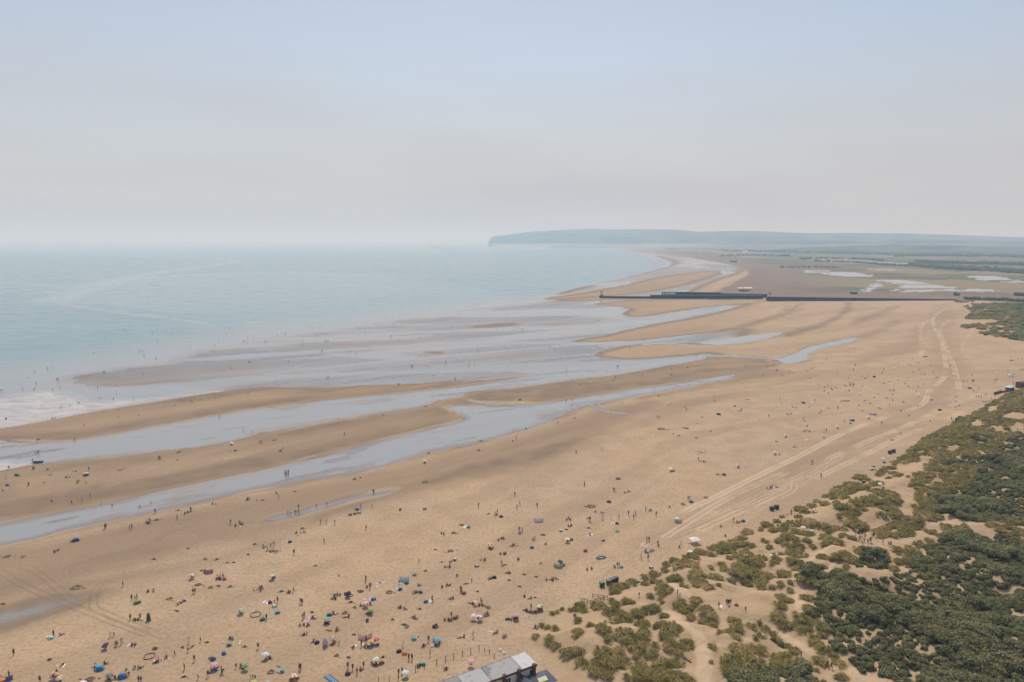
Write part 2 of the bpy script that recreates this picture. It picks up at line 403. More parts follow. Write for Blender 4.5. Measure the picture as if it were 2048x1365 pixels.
# ------------------------------------------------------------------ ground sheet
def build_ground():
    ucol = np.concatenate([np.linspace(-1.5, -0.82, 60, endpoint=False), np.linspace(-0.82, 0.82, 900), np.linspace(0.82, 1.6, 60)[1:]])
    rows_py = np.concatenate([np.linspace(1700, 1372, 40, endpoint=False), np.arange(1372, 640, -1.75), np.arange(640, 500, -1.0), np.arange(500, HORIZ + 3.2, -0.7)])
    _, rowY = ground_from_px(np.full(rows_py.shape, CX), rows_py)
    rowY = np.concatenate([rowY, [55000.0]])
    X = (rowY[:, None] * ucol[None, :]).ravel(); Y = np.repeat(rowY, len(ucol))
    nr, nc = len(rowY), len(ucol)
    f = Field(X, Y)
    jag = (fbm(X / 9, Y / 9, 4, 21) - 0.5) * (2.0 + f.r / 220)          # natural wandering of every edge, metres
    ang = np.interp(f.r, [150, 300, 420, 600, 1000], np.radians([40, 40, 30, 14, 8]))
    along = X * np.cos(ang) + Y * np.sin(ang); across = -X * np.sin(ang) + Y * np.cos(ang)
    streak = fbm(along / 95, across / (5 + f.r / 70), 4, 31)
    streak2 = fbm(along / 40, across / (2.0 + f.r / 120), 3, 77)
    W = np.zeros_like(X); M = np.zeros_like(X); lift = np.zeros_like(X); rim = np.zeros_like(X); dpt = np.zeros_like(X)
    body = np.zeros(X.shape, np.int8)                                   # 1 sea, 2 channel, 3 pool, 4 pond
    soft = 0.5 + f.r / 260
    def cover(pts, k=1.0, grow=0.0):
        s = f.signed(pts)
        return sstep(-soft * k, soft * k, s + jag + grow), s
    c, s = cover(SEA, 8)
    W = np.maximum(W, c); body[c > 0.02] = 1
    c, s = cover(FLATS, 9)
    thin = fbm(along / 150, across / (3.2 + f.r / 130), 3, 131)
    film = 0.46 + 0.6 * (streak - 0.5) + 1.0 * (thin - 0.5) + 0.25 * (streak2 - 0.5)
    W = W * (1 - c) + c * film; M = np.maximum(M, c)
    body[(c > 0.02)] = 1
    c, s = cover(FARBEACH, 3)
    W = W * (1 - c) + c * (0.42 + 0.9 * (streak - 0.5)); M = np.maximum(M, c * 0.8); body[c > 0.02] = 1
    for r in RUNNELS:
        c, s = cover(r, 3.0)
        W = np.maximum(W, c * (0.78 + 0.3 * (streak2 - 0.5))); body[c > 0.02] = 1
    for name, shapes in WATER.items():
        for i, pts in enumerate(shapes):
            c, s = cover(pts, 1.0)
            W = np.maximum(W, c); dpt = np.maximum(dpt, sstep(0.0, 7.5 if name == "tidal_channel" else 3.0, s + 2.2 * jag)); body[c > 0.02] = 2 if name == 'tidal_channel' else 3
            M = np.maximum(M, sstep(-7, 0, s + jag) * 0.3); rim = np.maximum(rim, sstep(-2.2 * (1 + f.r / 300), -0.6, s + jag) * (1 - sstep(-0.4, 0.8, s + jag)))
    # shoals showing in the shallow channels
    sh = sstep(0.555, 0.66, fbm(along / 20, across / 5, 4, 55)) * (body == 2)
    W = np.where(body == 2, W * (1 - 0.5 * sh), W)
    for pts, dry in FLAT_SAND:
        c, s = cover(pts, 3.0 if dry > 0.4 else 8.0)
        W = W * (1 - c) + c * (0.46 - 0.5 * dry + 0.25 * (streak2 - 0.5)); M = M * (1 - c * dry); lift += 0.25 * sstep(0, 40, s) * dry
    for pts in (BAR_A, BAR_B, ISLET, BANK_D):
        c, s = cover(pts, 1.0)
        W *= 1 - c; M = M * (1 - c) + c * (0.27 + 0.34 * (streak2 - 0.4)) * (1 - 0.45 * sstep(8, 24, s)); lift += 0.22 * sstep(0, 22, s)
    c, s = cover(FARBEACH[:1] + [(1180, 585), (1250, 570), (1330, 554), (1420, 543), (1440, 548), (1360, 572), (1280, 586), (1200, 593), (1140, 597)], 3)
    W = W * (1 - c) + c * 0.2; M = M * (1 - c * 0.8)
    for pts, a in DAMP:
        s = f.signed(pts)
        c = sstep(-6, 10, s + 2.2 * jag)
        M = np.maximum(M, 1.2 * a * c * (0.72 + 0.6 * (0.5 * streak + 0.5 * streak2)))
    M = np.maximum(M, sstep(0.12, 0.6, W))
    # trickles between the pools
    for pts, w in (([(1290, 689), (1340, 688), (1385, 691)], 3), ([(1400, 713), (1470, 713), (1530, 717), (1560, 719)], 3), ([(940, 801), (980, 807), (1040, 811)], 1.2), ([(1180, 811), (1210, 822), (1250, 828)], 1.5)):
        d = f.line(pts); c = 1 - sstep(w * 0.5, w * 1.5, d)
        W = np.maximum(W, 0.7 * c); M = np.maximum(M, c); body[(c > 0.02) & (body == 0)] = 3
    s_marsh = f.signed(MARSH, margin=300)
    c = sstep(-8, 8, s_marsh + 3 * jag)
    shingle = c * (1 - sstep(60, 240, s_marsh + 8 * jag + 120 * (fbm(X / 300, Y / 300, 3, 9) - 0.5)))
    W *= 1 - c; M *= 1 - c
    marsh = c
    for pts in PONDS:
        c = sstep(-6, 6, f.signed(pts) + 4.5 * jag) * (1 - sstep(0.60, 0.66, fbm(X / 90, Y / 60, 3, 44)))
        W = np.maximum(W, c); body[c > 0.02] = 4
    # tyre tracks along the upper beach
    track = np.zeros_like(X)
    for pts, w, a in TRACKS:
        gap = 0.85
        d = f.line(pts, margin=12)
        wob = np.abs(np.abs(d) - gap)
        add = a * (1 - sstep(w * 0.2, w, wob)) * sstep(0.25, 0.6, fbm(X / 11, Y / 11, 2, 7 + len(pts)))
        track = np.where(np.abs(add) > np.abs(track), add, track)
    track = track + 0.42 * rim * sstep(0.35, 0.62, streak2) * (track >= 0)
    for pts, w in BARE_LINES:
        q = smooth_curve(pts, closed=False, n=4); ax, ay, _ = terrain_px(q[:, 0], q[:, 1])
        sel = (X > ax.min() - 8) & (X < ax.max() + 8) & (Y > ay.min() - 8) & (Y < ay.max() + 8)
        d, _ = seg_dist(X[sel], Y[sel], np.stack([ax, ay], 1), closed=False)
        track[sel] = np.maximum(track[sel], 0.85 * (1 - sstep(w * 0.5, w * 1.2, d + 0.6 * jag[sel])))
    dune = dune_height(X, Y)
    sd = np.maximum(poly_signed(X, Y, _DW), poly_signed(X, Y, _FW))
    duneM = sstep(-2, 3, sd)
    z = 0.05 + lift + 0.10 * (fbm(X / 14, Y / 14, 3, 61) - 0.5) * (1 - M) + dune
    z = np.where(W > 0, z * (1 - W) + W * np.minimum(z, -0.28), z)
    z = np.where(W > 0.5, -0.02 - 0.6 * (W - 0.5), np.where((W > 0.001) & (body > 0), np.maximum(z, 0.02), z))
    V = np.stack([X, Y, z], 1)
    idx = np.arange(nr * nc).reshape(nr, nc)
    F = np.stack([idx[:-1, :-1].ravel(), idx[:-1, 1:].ravel(), idx[1:, 1:].ravel(), idx[1:, :-1].ravel()], 1)
    g = grid_mesh("beach_ground", V, F, dict(wet=M, water=W, marsh=marsh, shingle=shingle, track=track, dune=duneM, streak=streak))
    g["kind"] = "structure"
    g.data.materials.append(mat_ground())
    # the water sheets: the faces of the same net that any water body covers, laid level
    foam = sstep(-6, 10, f.signed(FOAM) + 3 * jag)
    foam = np.maximum(foam * (body == 1), sstep(-1, 5, f.signed([(-90, 950), (-60, 932), (0, 922), (68, 922), (74, 930), (40, 938), (0, 947), (-60, 960)]) + 2 * jag))
    q = [(100, 605), (150, 585), (250, 562), (400, 551), (480, 545), (700, 548), (950, 570), (1060, 600), (1060, 620), (700, 655), (470, 690), (420, 660), (340, 638), (240, 627)]
    turb = sstep(-5, 60, f.signed(q, margin=200) + 6 * jag)
    line = np.zeros_like(X)
    for pts, w in (([(100, 604), (150, 586), (250, 562), (400, 550), (520, 546), (640, 548), (800, 552)], 26), ([(100, 604), (160, 614), (240, 626), (340, 637), (420, 650)], 5), ([(60, 500), (250, 512), (400, 516), (470, 522), (430, 530), (300, 548), (160, 575)], 30), ([(0, 565), (90, 570), (150, 578)], 12), ([(640, 571), (800, 570)], 8)):
        d = f.line(pts, margin=260)
        line = np.maximum(line, 1 - sstep(w * 0.4, w * 1.6, d + 4 * jag))
    depth = np.clip((W - 0.5) * 2, 0, 1)
    depth = np.where((body == 2) | (body == 3), np.minimum(depth + 0.4, 1) * np.maximum(dpt, 0.0) * (1 - 0.85 * sh), depth)
    off = f.signed(FLATS, margin=400)
    shallow = np.where(off > -1e8, sstep(-160, 10, off), 0)              # the sea thins out towards the flats
    sl = f.signed(BAR_A, margin=400); shallow = np.maximum(shallow, np.where(sl > -1e8, sstep(-75, 0, sl), 0))
    fw = W[F]; fb = body[F]
    wmat = mat_water()
    for code, nm in ((1, 'sea'), (2, 'tidal_channel'), (3, 'tidal_pool'), (4, 'marsh_pond')):
        selF = F[(fw.max(1) > 0.3) & (fb.max(1) == code)]
        if not len(selF): continue
        used, inv = np.unique(selF, return_inverse=True)
        Vw = V[used].copy(); Vw[:, 2] = 0.0
        w = grid_mesh(nm, Vw, inv.reshape(-1, 4), dict(depth=depth[used], foam=foam[used], turb=turb[used], line=line[used], shallow=np.maximum(shallow[used], 0.0 if code == 1 else 1.0), streak=streak[used]))
        w["kind"] = "structure"
        w.data.materials.append(wmat)
    return g

def _lanes():
    """Many wheel tracks run side by side along the upper beach, drifting apart and together."""
    rnd = random.Random(5); out = []
    base = [(1200, 1150), (1300, 1092), (1420, 1040), (1540, 985), (1650, 930), (1750, 882), (1830, 845), (1890, 812), (1935, 780)]
    top = [(1935, 780), (1925, 735), (1905, 690), (1888, 645), (1905, 612)]
    for i in range(26):
        o = rnd.uniform(-52, 44) if i else 0; b = rnd.randint(0, 3); e = len(base) - rnd.randint(0, 2)
        pts = [(x + o * (0.5 + 0.55 * (y - 600) / 500) + rnd.uniform(-5, 5), y - o * 0.22 + rnd.uniform(-3, 3)) for x, y in base[b:e]]
        if i % 3 == 0 and e == len(base): pts += [(x + o * 0.5, y) for x, y in top[1:]]
        out.append((pts, rnd.uniform(0.3, 0.55), rnd.choice([0.36, 0.28, -0.34, -0.3, -0.22])))
    return out
TRACKS = _lanes() + [
    ([(1290, 1090), (1360, 1030), (1440, 990), (1520, 950), (1600, 912), (1680, 870), (1760, 838), (1840, 812), (1860, 780), (1890, 750), (1885, 690), (1865, 640), (1900, 612)], 0.9, 0.8),
    ([(1330, 1075), (1450, 1000), (1560, 950), (1640, 925), (1720, 890), (1840, 840), (1930, 800), (1960, 790)], 0.8, 0.7),
    ([(1400, 1060), (1520, 1005), (1620, 962), (1720, 915), (1800, 875), (1880, 845), (1940, 815)], 0.8, 0.6),
    ([(1470, 980), (1500, 975), (1570, 958), (1588, 966), (1580, 985), (1520, 1010)], 0.45, 0.6),
    ([(1480, 985), (1462, 978), (1475, 970), (1490, 966)], 0.4, 0.6),
    ([(1920, 790), (1910, 740), (1895, 700), (1880, 660), (1900, 640)], 1.0, 0.6),
    ([(1240, 1135), (1340, 1068), (1430, 1025)], 0.7, 0.5),
    ([(1856, 640), (1840, 660), (1845, 700), (1835, 715)], 1.5, 0.5),
    ([(1985, 640), (1950, 660), (1925, 690), (1940, 720)], 1.0, 0.4),
    ([(330, 1000), (500, 968), (700, 925), (900, 890), (1000, 872)], 0.5, -0.6),
    ([(680, 985), (900, 930), (1000, 902), (1100, 872), (1200, 850)], 0.6, -0.5),
    ([(132, 1165), (136, 1140), (170, 1125), (260, 1102), (330, 1070), (360, 1058)], 0.35, -0.9),
    ([(190, 1195), (188, 1215), (215, 1230), (260, 1248), (330, 1275)], 0.35, -0.9),
    ([(0, 1143), (40, 1168), (100, 1195), (200, 1235), (290, 1268)], 0.35, -0.8),
    ([(60, 1135), (100, 1165), (150, 1205)], 0.3, -0.7),
    ([(210, 1165), (190, 1180), (186, 1200)], 0.3, -0.6),
    ([(1380, 893), (1420, 875), (1465, 855)], 0.35, -0.7),
    ([(510, 1108), (540, 1118), (570, 1145), (600, 1165), (640, 1180)], 0.3, -0.5),
    ([(310, 1085), (340, 1063), (380, 1058), (420, 1072)], 0.3, -0.6),
]

def mat_ground():
    m, n, l, p = new_mat("beach_sand")
    h = NB(n, l)
    wet, water, marsh, shingle, track, dune, streak = (h.attr(k) for k in ("wet", "water", "marsh", "shingle", "track", "dune", "streak"))
    P = h.pos()
    big = h.noise(P, 0.012, 4); mid = h.noise(P, 0.09, 5, 0.6); fine = h.noise(P, 1.1, 4, 0.65); grain = h.noise(P, 5.0, 2)
    dry = h.mix(h.rng(big, 0.35, 0.65), (0.472, 0.334, 0.203), (0.490, 0.360, 0.243))
    dry = h.mix(h.rng(mid, 0.42, 0.66, 0, 0.55), dry, (0.355, 0.248, 0.150))
    dry = h.mix(h.rng(streak, 0.42, 0.62, 0, 0.5), dry, (0.350, 0.250, 0.160))
    dry = h.mix(h.rng(fine, 0.46, 0.66, 0, 0.55), dry, (0.250, 0.170, 0.100))
    dry = h.mix(h.math("MULTIPLY", h.rng(grain, 0.50, 0.66, 0, 0.5), h.rng(big, 0.42, 0.56)), dry, (0.22, 0.152, 0.098))
    damp = h.mix(h.rng(mid, 0.3, 0.7), (0.205, 0.145, 0.094), (0.275, 0.198, 0.132))
    soak = h.mix(h.rng(streak, 0.35, 0.65), (0.125, 0.114, 0.114), (0.210, 0.188, 0.176))
    soak = h.mix(h.rng(fine, 0.4, 0.7, 0, 0.4), soak, (0.14, 0.12, 0.108))
    c = h.mix(h.rng(wet, 0.02, 0.36), dry, damp)
    c = h.mix(h.rng(wet, 0.45, 0.9), c, soak)
    pos_t = h.rng(track, 0, 1, 0, 0.75); neg_t = h.rng(track, -1, 0, 0.55, 0)
    c = h.mix(pos_t, c, (0.62, 0.48, 0.335))
    c = h.mix(neg_t, c, (0.17, 0.125, 0.085))
    dsand = h.mix(h.rng(mid, 0.3, 0.7), (0.385, 0.265, 0.155), (0.46, 0.33, 0.205))
    dsand = h.mix(h.rng(fine, 0.45, 0.72, 0, 0.35), dsand, (0.27, 0.19, 0.118))
    c = h.mix(dune, c, h.mix(h.rng(track, 0, 1, 0, 0.7), dsand, (0.56, 0.42, 0.275)))
    fields = h.noise(h.pos((1, 2.2, 1)), 0.0045, 5, 0.6)
    f2 = h.noise(h.pos((1, 1.6, 1)), 0.016, 4, 0.6)
    mc = h.mix(h.rng(fields, 0.44, 0.56), (0.230, 0.150, 0.092), (0.095, 0.108, 0.050))
    mc = h.mix(h.rng(f2, 0.46, 0.62, 0, 0.7), mc, (0.125, 0.098, 0.06))
    vo = n.new("ShaderNodeTexVoronoi"); vo.inputs["Scale"].default_value = 0.0042; l.new(h.pos((1, 0.75, 1), (0, 0, 0.4)), vo.inputs["Vector"])
    sx = n.new("ShaderNodeSeparateColor"); l.new(vo.outputs["Color"], sx.inputs[0])
    mc = h.mix(h.rng(sx.outputs[0], 0.55, 0.6, 0, 0.6), mc, (0.085, 0.12, 0.045)); mc = h.mix(h.rng(sx.outputs[1], 0.7, 0.75, 0, 0.6), mc, (0.29, 0.22, 0.12))
    c = h.mix(marsh, c, mc)
    c = h.mix(shingle, c, h.mix(h.rng(f2, 0.3, 0.7), (0.235, 0.172, 0.138), (0.18, 0.132, 0.102)))
    l.new(c, p.inputs["Base Color"])
    rough = h.rng(wet, 0.5, 1.0, 0.95, 0.26)
    l.new(rough, p.inputs["Roughness"])
    l.new(h.rng(wet, 0.4, 1.0, 0.1, 0.7), p.inputs["Specular IOR Level"])
    bh = h.math('ADD', h.math('MULTIPLY', fine, 0.6), h.math('MULTIPLY', mid, 1.2))
    bh = h.math("ADD", bh, h.math("MULTIPLY", grain, 0.25))
    bn = h.bump(bh, 0.8, 0.55)
    l.new(bn, p.inputs["Normal"])
    return m

def mat_water():
    m, n, l, p = new_mat("shallow_sea_water")
    h = NB(n, l)
    depth, foam, turb, line, shal, streak = (h.attr(k) for k in ("depth", "foam", "turb", "line", "shallow", "streak"))
    P = h.pos()
    big = h.noise(h.pos((1, 2.5, 1)), 0.0022, 4, 0.55)
    mid = h.noise(h.pos((1, 2.0, 1), (0, 0, 0.5)), 0.03, 4, 0.6)
    deep = h.mix(h.rng(big, 0.36, 0.62), (0.085, 0.198, 0.222), (0.130, 0.240, 0.252))
    deep = h.mix(h.rng(mid, 0.45, 0.7, 0, 0.22), deep, (0.13, 0.235, 0.262))
    c = h.mix(h.math('MULTIPLY', turb, 0.65), deep, (0.195, 0.285, 0.300))
    c = h.mix(h.math('MULTIPLY', line, 0.45), c, (0.36, 0.40, 0.39))
    c = h.mix(h.rng(shal, 0.0, 1.0, 0, 0.9), c, (0.300, 0.286, 0.278))
    sand = h.mix(h.rng(streak, 0.4, 0.65), (0.215, 0.188, 0.172), (0.29, 0.248, 0.218))
    edge = h.rng(depth, 0.05, 0.75)
    c = h.mix(edge, sand, c)
    # broken surf: white lacework over the shallows at the edge of the bar
    fo = h.noise(h.pos((0.6, 1.3, 1), (0, 0, -0.7)), 0.16, 6, 0.7, 0.6)
    fo2 = h.noise(h.pos((1, 1, 1)), 0.7, 4, 0.6)
    lace = h.math('MULTIPLY', h.rng(fo, 0.30, 0.62), h.rng(fo2, 0.25, 0.6, 0.55, 1.0))
    c = h.mix(h.math('MULTIPLY', foam, lace), c, (0.54, 0.485, 0.465))
    l.new(c, p.inputs["Base Color"])
    p.inputs["IOR"].default_value = 1.333
    r = h.rng(mid, 0.35, 0.65, 0.10, 0.22)
    l.new(h.math('MAXIMUM', r, h.math('MULTIPLY', foam, 0.6)), p.inputs["Roughness"])
    rip = h.noise(h.pos((1, 1.8, 1), (0, 0, 0.6)), 0.9, 3, 0.5)
    rip2 = h.noise(h.pos((1, 2.2, 1), (0, 0, 0.4)), 0.12, 3, 0.5)
    hh = h.math('ADD', h.math('MULTIPLY', rip, 0.25), rip2)
    l.new(h.bump(hh, 0.22, 0.35), p.inputs["Normal"])
    return m

ground = build_ground()
# ------------------------------------------------------------------ things: naming helpers
def thing(o, label, cat, group=None):
    o["label"] = label; o["category"] = cat
    if group: o["group"] = group
    return o

def empty(name, loc, rz=0.0, s=1.0):
    o = bpy.data.objects.new(name, None); COL.objects.link(o)
    o.location = loc; o.rotation_euler = (0, 0, rz); o.scale = (s, s, s)
    return o

def from_mesh(name, me, parent=None, loc=(0, 0, 0), rz=0.0, s=(1, 1, 1)):
    o = bpy.data.objects.new(name, me); COL.objects.link(o)
    if parent is not None: o.parent = parent
    o.location = loc; o.rotation_euler = (0, 0, rz); o.scale = s if hasattr(s, '__len__') else (s, s, s)
    return o

class MB:
    """Collects shapes into one mesh."""
    def __init__(self): self.v, self.f, self.m = [], [], []
    def add(self, vs, fs, mi=0):
        k = len(self.v); self.v += [tuple(v) for v in vs]; self.f += [tuple(i + k for i in f) for f in fs]; self.m += [mi] * len(fs)
    def box(self, c, s, rz=0.0, mi=0, tilt=None):
        cx, cy, cz = c; sx, sy, sz = s[0] / 2, s[1] / 2, s[2] / 2
        R = Matrix.Rotation(rz, 3, 'Z')
        if tilt: R = R @ Euler(tilt).to_matrix()
        vs = [Vector(c) + R @ Vector((x * sx, y * sy, z * sz)) for z in (-1, 1) for y in (-1, 1) for x in (-1, 1)]
        self.add(vs, [(0, 2, 3, 1), (4, 5, 7, 6), (0, 1, 5, 4), (2, 6, 7, 3), (0, 4, 6, 2), (1, 3, 7, 5)], mi)
    def tube(self, a, b, r, n=6, mi=0, r2=None):
        a, b = Vector(a), Vector(b); d = (b - a)
        q = d.to_track_quat('Z', 'Y'); r2 = r if r2 is None else r2
        vs = []
        for p, rr in ((a, r), (b, r2)):
            for i in range(n):
                t = 2 * math.pi * i / n
                vs.append(p + q @ Vector((math.cos(t) * rr, math.sin(t) * rr, 0)))
        fs = [(i, (i + 1) % n, n + (i + 1) % n, n + i) for i in range(n)] + [tuple(range(n - 1, -1, -1)), tuple(range(n, 2 * n))]
        self.add(vs, fs, mi)
    def rings(self, rings, mi=0, cap=True, mfun=None):
        """rings: list of equal-length point lists, skinned in order."""
        n = len(rings[0]); vs = [p for r in rings for p in r]; fs = []; ms = []
        for j in range(len(rings) - 1):
            for i in range(n):
                fs.append((j * n + i, j * n + (i + 1) % n, (j + 1) * n + (i + 1) % n, (j + 1) * n + i))
                ms.append(mfun(i, j) if mfun else mi)
        if cap:
            fs.append(tuple(range(n - 1, -1, -1))); fs.append(tuple((len(rings) - 1) * n + i for i in range(n)))
            ms += [mi, mi]
        k = len(self.v); self.v += [tuple(v) for v in vs]; self.f += [tuple(i + k for i in f) for f in fs]; self.m += ms
    def mesh(self, name, mats, smooth=False):
        me = bpy.data.meshes.new(name); me.from_pydata(self.v, [], self.f)
        for m in mats: me.materials.append(m)
        me.polygons.foreach_set("material_index", self.m)
        if smooth: me.polygons.foreach_set("use_smooth", [True] * len(me.polygons))
        me.validate(); me.update()
        return me
    def obj(self, name, mats, parent=None, loc=(0, 0, 0), rz=0.0, smooth=False):
        return from_mesh(name, self.mesh(name, mats, smooth), parent, loc, rz)

# ------------------------------------------------------------------ plants of the dunes
def mat_leaf(name, cols, spread=0.35):
    """Leaf colours differ from plant to plant and from leaf to leaf."""
    m, n, l, p = new_mat(name)
    h = NB(n, l)
    oi = n.new("ShaderNodeObjectInfo")
    r = n.new("ShaderNodeValToRGB"); e = r.color_ramp
    while len(e.elements) < len(cols): e.elements.new(0.5)
    for i, c in enumerate(cols):
        e.elements[i].position = i / max(1, len(cols) - 1); e.elements[i].color = (*c, 1)
    g = n.new("ShaderNodeNewGeometry")
    nz = h.noise(g.outputs["Position"], 0.11, 3)
    v = h.math('ADD', h.math('MULTIPLY', oi.outputs["Random"], 0.45), h.rng(nz, 0.3, 0.7, 0, 0.55))
    l.new(v, r.inputs[0])
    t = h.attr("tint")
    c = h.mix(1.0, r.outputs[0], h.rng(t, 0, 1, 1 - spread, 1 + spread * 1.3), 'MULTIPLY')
    l.new(c, p.inputs["Base Color"])
    p.inputs["Roughness"].default_value = 0.7; p.inputs["Specular IOR Level"].default_value = 0.25
    tr = n.new("ShaderNodeBsdfTranslucent"); l.new(c, tr.inputs["Color"])
    ms = n.new("ShaderNodeMixShader"); ms.inputs[0].default_value = 0.45
    l.new(p.outputs[0], ms.inputs[1]); l.new(tr.outputs[0], ms.inputs[2]); l.new(ms.outputs[0], n["Material Output"].inputs["Surface"])
    return m

def tri_mesh(name, V, F, tint, mat):
    me = bpy.data.meshes.new(name); me.from_pydata(V, [], F)
    at = me.attributes.new("tint", 'FLOAT', 'POINT'); at.data.foreach_set("value", np.array(tint, np.float32))
    me.materials.append(mat); me.update()
    return me

def tussock_mesh(name, rnd, R, n_tuft, mat):
    """A patch of marram: n_tuft tufts spread over radius R on a low mound, every blade bent outwards."""
    V, F, T = [], [], []
    for k in range(n_tuft):
        a = rnd.uniform(0, 2 * math.pi); rr = R * math.sqrt(rnd.random()) * (0.95 + 0.2 * math.sin(3 * a))
        cx, cy = math.cos(a) * rr, math.sin(a) * rr
        cz = 0.30 * min(R, 2.4) * max(0, 1 - (rr / R) ** 2)
        hgt = rnd.uniform(0.7, 1.15); base_t = rnd.uniform(0.1, 0.8)
        nb = 26
        for b in range(nb):
            t = 2 * math.pi * (b + rnd.random()) / nb
            lean = rnd.uniform(0.15, 1.0); L = hgt * rnd.uniform(0.75, 1.15); w = rnd.uniform(0.03, 0.07)
            dx, dy = math.cos(t), math.sin(t)
            px, py = -dy * w, dx * w
            p0 = (cx + dx * 0.08, cy + dy * 0.08, cz - 0.1)
            m0 = (cx + dx * (0.12 + 0.48 * lean), cy + dy * (0.12 + 0.48 * lean), cz + L * (0.80 - 0.22 * lean))
            p1 = (cx + dx * (0.2 + 1.15 * lean), cy + dy * (0.2 + 1.15 * lean), cz + L * (1.0 - 0.98 * lean))
            i = len(V)
            V += [(p0[0] + px, p0[1] + py, p0[2]), (p0[0] - px, p0[1] - py, p0[2]), (m0[0] + px, m0[1] + py, m0[2]), (m0[0] - px, m0[1] - py, m0[2]), p1]
            F += [(i, i + 1, i + 3, i + 2), (i + 2, i + 3, i + 4)]
            tt = min(1, max(0, base_t + rnd.uniform(-0.3, 0.3)))
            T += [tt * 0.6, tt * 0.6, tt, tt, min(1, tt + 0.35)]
    return tri_mesh(name, V, F, T, mat)

def shrub_mesh(name, rnd, mat, n=230, lobes=8):
    """A wind-cut bush: several domes of leaf sprays over a dark inside."""
    V, F, T = [], [], []
    L = [(0, 0, 0.0, 0.75)] + [(rnd.uniform(-0.62, 0.62), rnd.uniform(-0.62, 0.62), rnd.uniform(-0.1, 0.25), rnd.uniform(0.2, 0.46)) for _ in range(lobes)]
    for (cx, cy, cz, r) in L:
        k = len(V); nn = 7
        V.append((cx, cy, cz + r * 0.86)); T.append(0.1)  # core tinted dark, standing in for shade between the leaves
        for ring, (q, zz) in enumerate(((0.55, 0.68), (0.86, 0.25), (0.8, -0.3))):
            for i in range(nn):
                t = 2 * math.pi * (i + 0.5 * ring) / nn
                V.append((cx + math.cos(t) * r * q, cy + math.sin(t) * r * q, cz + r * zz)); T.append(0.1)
        F += [(k, k + 1 + i, k + 1 + (i + 1) % nn) for i in range(nn)]
        for ring in range(2):
            o = k + 1 + ring * nn
            F += [(o + i, o + nn + i, o + nn + (i + 1) % nn, o + (i + 1) % nn) for i in range(nn)]
        m = int(n * r * r / sum(q[3] ** 2 for q in L))
        lt = rnd.uniform(0.2, 0.8)
        for _ in range(m):
            u = rnd.uniform(-0.15, 1); t = rnd.uniform(0, 2 * math.pi); q = math.sqrt(max(0, 1 - u * u))
            d = Vector((math.cos(t) * q, math.sin(t) * q, u)); c = Vector((cx, cy, cz)) + d * r * rnd.uniform(0.85, 1.1)
            s = rnd.uniform(0.07, 0.15)
            ax = d.orthogonal().normalized(); ax.rotate(Matrix.Rotation(rnd.uniform(0, 6.28), 3, d)); ay = d.cross(ax)
            nrm = (d + Vector((rnd.uniform(-.6, .6), rnd.uniform(-.6, .6), rnd.uniform(-.3, .6)))).normalized()
            ax = (ax - nrm * ax.dot(nrm)).normalized(); ay = nrm.cross(ax)
            i = len(V)
            V += [tuple(c + ax * s), tuple(c + ay * s * 0.7), tuple(c - ax * s), tuple(c - ay * s * 0.7)]
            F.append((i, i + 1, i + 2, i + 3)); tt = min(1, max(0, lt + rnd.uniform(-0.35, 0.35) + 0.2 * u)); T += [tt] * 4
    return tri_mesh(name, V, F, T, mat)

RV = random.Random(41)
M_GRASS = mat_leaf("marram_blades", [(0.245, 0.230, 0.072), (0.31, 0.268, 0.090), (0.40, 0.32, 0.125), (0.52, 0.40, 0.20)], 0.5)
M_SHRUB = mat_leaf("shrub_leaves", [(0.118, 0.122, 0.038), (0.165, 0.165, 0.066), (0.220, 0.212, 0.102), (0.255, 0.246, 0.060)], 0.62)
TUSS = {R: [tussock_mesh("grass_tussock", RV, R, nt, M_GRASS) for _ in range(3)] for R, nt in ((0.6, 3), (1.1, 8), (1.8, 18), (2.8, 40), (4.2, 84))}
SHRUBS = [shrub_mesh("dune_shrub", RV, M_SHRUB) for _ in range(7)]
TREES = [shrub_mesh("far_tree", RV, M_SHRUB, 110, 5) for _ in range(4)]

